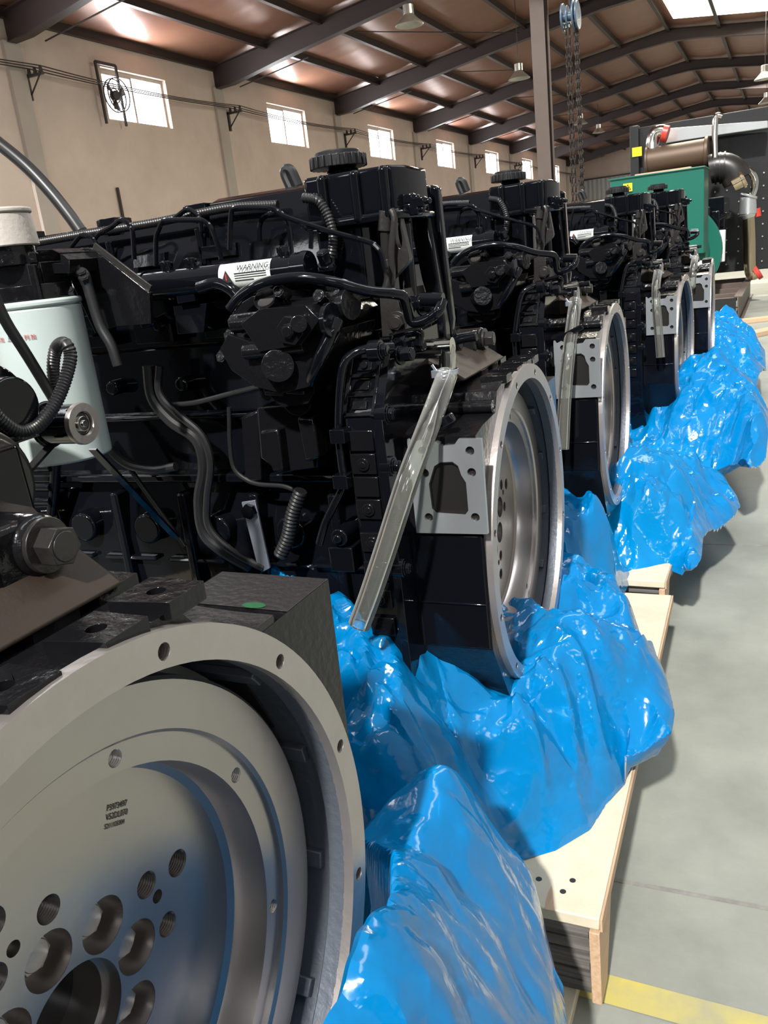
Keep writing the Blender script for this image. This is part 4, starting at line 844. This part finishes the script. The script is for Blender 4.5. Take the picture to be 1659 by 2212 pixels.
b = MB(); b.tube([wy(yy, u, v) for u, v in ((1409, 372), (1410, 330), (1410, 305), (1416, 288), (1428, 283), (1440, 287))], .075, 20, 6); G(b, 'intake_elbow', 'chrome')
b = MB(); b.cyl(wy(yy, 1431, 288), wy(yy, 1443, 290), .095, 24); G(b, 'red_coupling', 'redrub', .004)
b = MB(); b.cyl(wy(yy, 1396, 352), wy(yy, 1531, 330), .165, 36); b.cyl(wy(yy, 1396, 352), wy(yy, 1402, 351), .18, 36); b.cyl(wy(yy, 1522, 331), wy(yy, 1530, 330), .185, 36); G(b, 'exhaust_silencer', 'brown', .006)
b = MB(); b.tube([wy(yy - .1, u, v) for u, v in ((1545, 345), (1544, 300), (1545, 265), (1549, 250), (1560, 252))], .034, 14, 5); G(b, 'breather_pipe', 'chrome')
b = MB(); b.tube([wy(yy, u, v) for u, v in ((1534, 366), (1550, 362), (1568, 363), (1584, 372), (1594, 390))], .165, 28, 4); ds = G(b, 'flex_bellows', 'dark', .004)
b = MB()
for t in (.25, .55, .85): p0 = wy(yy, 1536, 366).lerp(wy(yy, 1570, 361), t); b.cyl(p0, p0 + Vector((.018, 0, 0)), .178, 30)
G(b, 'bellows_ring', 'radi', 0, ds)
b = MB(); b.cyl(wy(yy - .1, 1583, 400), wy(yy - .1, 1610, 385), .085, 24); b.cyl(wy(yy - .1, 1602, 389), wy(yy - .1, 1608, 386), .105, 24); G(b, 'turbine_outlet', 'gold', .004)
b = MB(); b.tube([wy(yy, u, v) for u, v in ((1600, 362), (1618, 368), (1630, 385), (1630, 405), (1624, 425))], .04, 14, 5); G(b, 'crossover_pipe', 'chrome')
b = MB(); b.cyl(wy(yy, 1618, 420), wy(yy, 1616, 425), .105, 24); b.cyl(wy(yy, 1616, 425), wy(yy, 1615, 462), .09, 24, .10); b.cyl(wy(yy, 1615, 462), wy(yy, 1617, 472), .10, 24, .07); G(b, 'pipe_reducer', 'silver', .004)
b = MB(); b.tube([wy(yy, u, v) for u, v in ((1617, 468), (1619, 520), (1620, 575), (1624, 592), (1634, 590))], .068, 22, 5); G(b, 'lower_charge_pipe', 'gold')
b = MB(); b.cyl(wy(yy, 1632, 592), wy(yy, 1641, 586), .085, 20); b.cyl(wy(yy + .1, 1628, 452), wy(yy + .1, 1630, 470), .075, 20); G(b, 'red_clamp', 'redrub', .004)
b = MB(); b.cyl(wy(10.35, 1556, 497), wy(10.35, 1554, 566), .058, 26); G(b, 'white_filter', 'white', .008)
b = MB(); b.box(-1.45, -.75, 10.25, 11.7, .42, 1.15); b.box(-1.35, -.62, 10.6, 11.6, .9, 1.25)
for i in range(6): b.box(-.75, -.66, 10.4 + i * .2, 10.5 + i * .2, .6, 1.1); b.cyl((-.70, 10.45 + i * .2, 1.0), (-.58, 10.45 + i * .2, 1.05), .03, 12)
G(b, 'generator_engine', 'black', .01)
b = MB()
for x in (-1.95, -.36): b.box(x - .08, x, 9.15, 12.4, .24, .255); b.box(x - .08, x, 9.15, 12.4, 0.0, .015); b.box(x - .045, x - .035, 9.15, 12.4, .015, .24)
for y_ in (9.15, 9.75, 10.5, 11.4, 12.3): b.box(-1.87, -.44, y_, y_ + .08, .16, .24)
G(b, 'base_frame', 'column', .003)
b = MB()
for y_, x in ((9.148, -.56), (9.148, -.75)): b.cyl((x, y_ - .002, .19), (x, y_, .19), .03, 16)
b.box(-1.0, -.42, 9.13, 9.148, .02, .24); G(b, 'end_plate', 'radi', .002)
b = MB(); p = wy(10.2, 1430, 400); b.box(-1.55, -.95, 10.3, 10.9, zt - .1, zt + .08); G(b, 'wooden_crate_board', 'wood', .004)

# ================================================================= LAMPS, HOIST, WALL FITTINGS
def lamp(y, u, v, s, label, x_=None):
    p = wy(y, u, v); o = empty('pendant_lamp', (p.x, p.y, p.z), 0, label=label, cat='lamp', group='bell lamps under the roof')
    prof = [(.06, .20), (.08, .19), (.085, .10), (.11, .07), (.17, .01), (.235, -.05), (.24, -.06), (.23, -.058), (.16, 0), (.08, .06)]
    b = MB(); b.lathe(prof, (0, 0, 0), 32, False); b.v = [(q[1] * s, q[2] * s, q[0] * s) for q in b.v]; b.build('lamp_shade', M['lamp'], o, ang=50)
    b = MB(); b.cyl((0, 0, .10 * s), (0, 0, .24 * s), .09 * s, 20); b.build('gear_case', M['lamp'], o, .004)
    zt_ = zroof(p.x) - .02 - p.z; b = MB(); b.cyl((0, 0, .24 * s), (0, 0, zt_), .008, 8); b.build('hanger', M['iron'], o); return o
lamp(16.5, 884, 46, 1.15, 'large bell lamp at the top middle, nearest of the pendant lamps')
lamp(21.5, 1121, 164, 1.1, 'bell lamp on a long rod left of the steel column')
lamp(25, 1012, 70, .9, 'small lamp catching light high between the first and second rod')
lamp(33, 1253, 264, 1.15, 'bell lamp just right of the hanging chains')
lamp(39, 1293, 283, 1.1, 'dim bell lamp right of the one beside the chains')
lamp(26, 1652, 165, 1.1, 'upper bell lamp at the right edge'); lamp(34, 1656, 218, 1.1, 'lower bell lamp at the right edge')
lamp(42, 1221, 258, 1.2, 'pale bell lamp left of the hanging chains')
# chain hoist
yh = 11.55; ph = wy(yh, 1232, 36)
ho = empty('chain_hoist', tuple(ph), 0, label='blue chain hoist with long hanging chains beside the steel column', cat='hoist')
b = MB()
for dx, r_ in ((-.085, .16), (-.03, .13), (.05, .17), (.09, .16)): b.lathe([(r_ * .3, dx - .012), (r_, dx - .012), (r_, dx + .012), (r_ * .3, dx + .012)], (0, 0, 0), 32)
b.cyl((-.10, 0, 0), (.10, 0, 0), .05, 20); b.build('sheave', M['hoist'], ho, .004)
b = MB(); b.tube([(0, 0, .12), (0, 0, .3), (0, .1, .6), (0, .25, zroof(ph.x) - ph.z - .5)], .02, 10); b.build('hook', M['iron'], ho)
zb_ = -ph.z + .35
for dx, r_, n_ in ((-.06, .013, 60), (-.015, .013, 60), (.055, .016, 62), (.078, .016, 62)):
    b = MB(); hh = -zb_ / n_
    for i in range(n_):
        z = -.1 - i * hh; Mr = Matrix.Rotation(PI / 2 * (i % 2), 3, 'Z'); w2 = r_ * 1.05; loop = [Vector((w2 * math.cos(t), 0, hh * .62 * math.sin(t))) for t in np.linspace(0, 2 * PI, 9)]
        b.tube([Mr @ q + Vector((dx, 0, z)) for q in loop], r_ * .62, 5, 1)
    b.build('chain', M['chain'], ho)
# wall wire brackets with insulators and the wires between them
BY = [12.05 + 6.1 * i for i in range(8)]
for i, y in enumerate(BY):
    o = empty('insulator_bracket', (XW, y, Z0 + 3.4), 0, label='iron wall bracket with insulators, %s along the left wall' % ['nearest', 'second', 'third', 'fourth', 'fifth', 'sixth', 'seventh', 'last'][i], cat='bracket', group='wire brackets on the left wall')
    MB().box(.0, .05, -.03, .03, 0, .42).box(.0, .42, -.03, .03, .36, .40).bar((.02, 0, .06), (.34, 0, .37), .03, .012, up=(0, 1, 0)).build('bracket_arm', M['iron'], o, .003)
    b = MB()
    for j in range(3): b.cyl((.10 + j * .14, 0, .40), (.10 + j * .14, 0, .50), .035, 14, .025)
    b.build('insulator', M['iron'], o, .004)
for j in range(3):
    x = XW + .10 + j * .14; pts = []; ys_ = [3.0] + BY
    for i in range(len(ys_) - 1):
        for t in np.linspace(0, 1, 9)[:-1]: pts.append((x, ys_[i] + (ys_[i + 1] - ys_[i]) * t, Z0 + 3.90 - .22 * t * (1 - t) * (1 + .3 * j)))
    pts.append((x, ys_[-1], Z0 + 3.90)); b = MB(); b.tube(pts, .011, 5, 1)
    tag(b.build('electric_wire', M['iron']), '%s of the three wires strung along the left wall' % ['wall-side one', 'middle one', 'outermost one'][j], 'wire', 'wires strung along the left wall')
# fan in its frame before the first window
p = wpt(0, XW + .25, 248, 207); fo = empty('wall_fan', (XW + .25, p.y, p.z), 0, label='round fan in an iron frame hung before the nearest window', cat='fan')
b = MB()
for r_, x in ((.29, 0), (.29, .10), (.12, 0)):
    b.lathe([(r_, x), (r_ + .018, x), (r_ + .018, x + .018), (r_, x + .018)], (0, 0, 0), 40)
for i in range(8): t = PI * i / 4; b.bar((.005, .06 * math.cos(t), .06 * math.sin(t)), (.005, .29 * math.cos(t), .29 * math.sin(t)), .010, .010)
b.build('fan_guard', M['iron'], fo)
b = MB(); b.cyl((-.05, 0, 0), (.05, 0, 0), .09, 20); b.build('fan_motor', M['iron'], fo, .005)
b = MB()
for i in range(3):
    t = 2 * PI * i / 3 + .4; c_, s_ = math.cos(t), math.sin(t); b.add([(.03, .07 * c_, .07 * s_), (.05, .25 * c_ - .08 * s_, .25 * s_ + .08 * c_), (.02, .26 * c_ + .07 * s_, .26 * s_ - .07 * c_), (.0, .12 * c_ + .07 * s_, .12 * s_ - .07 * c_)], [(0, 1, 2, 3)])
fb = b.build('fan_blade', M['iron'], fo); fb.modifiers.new('s', 'SOLIDIFY').thickness = .008
b = MB()
for y_ in (-.24, .32): b.box(-.14, -.10, y_ - .022, y_ + .022, -.50, .60)
b.box(-.14, -.10, -.24, .32, .56, .62); b.build('fan_bracket', M['iron'], fo, .003)
tag(MB().tube([(XW + .04, 13.8, 0), (XW + .04, 13.8, Z0 + 2.0)], .03, 10, 1).build('wall_pipe', M['beam']), 'thin reddish upright pipe on the wall below the nearest window', 'pipe')
b = MB(); rs = np.random.RandomState(5)
for (u, v) in ((1640, 690), (1655, 712), (1625, 668)):
    p = wz(.02, u, v); b.obox(p, .5, .12, .04, Matrix.Rotation(.4 + rs.rand(), 3, 'Z'))
bb = [(1640, 690, .4), (1657, 715, 1.)]
for i, (u, v, r_) in enumerate(bb):
    p = wz(.02, u, v); o = MB().obox((0, 0, 0), .55, .14, .04).build('scrap_board', M['wood'], None, .003); o.location = p; o.rotation_euler = (0, 0, r_)
    tag(o, ['scrap board on the sunlit floor by the generator base frame', 'scrap board on the floor at the right edge, nearer the camera'][i], 'board', 'scrap boards on the floor')
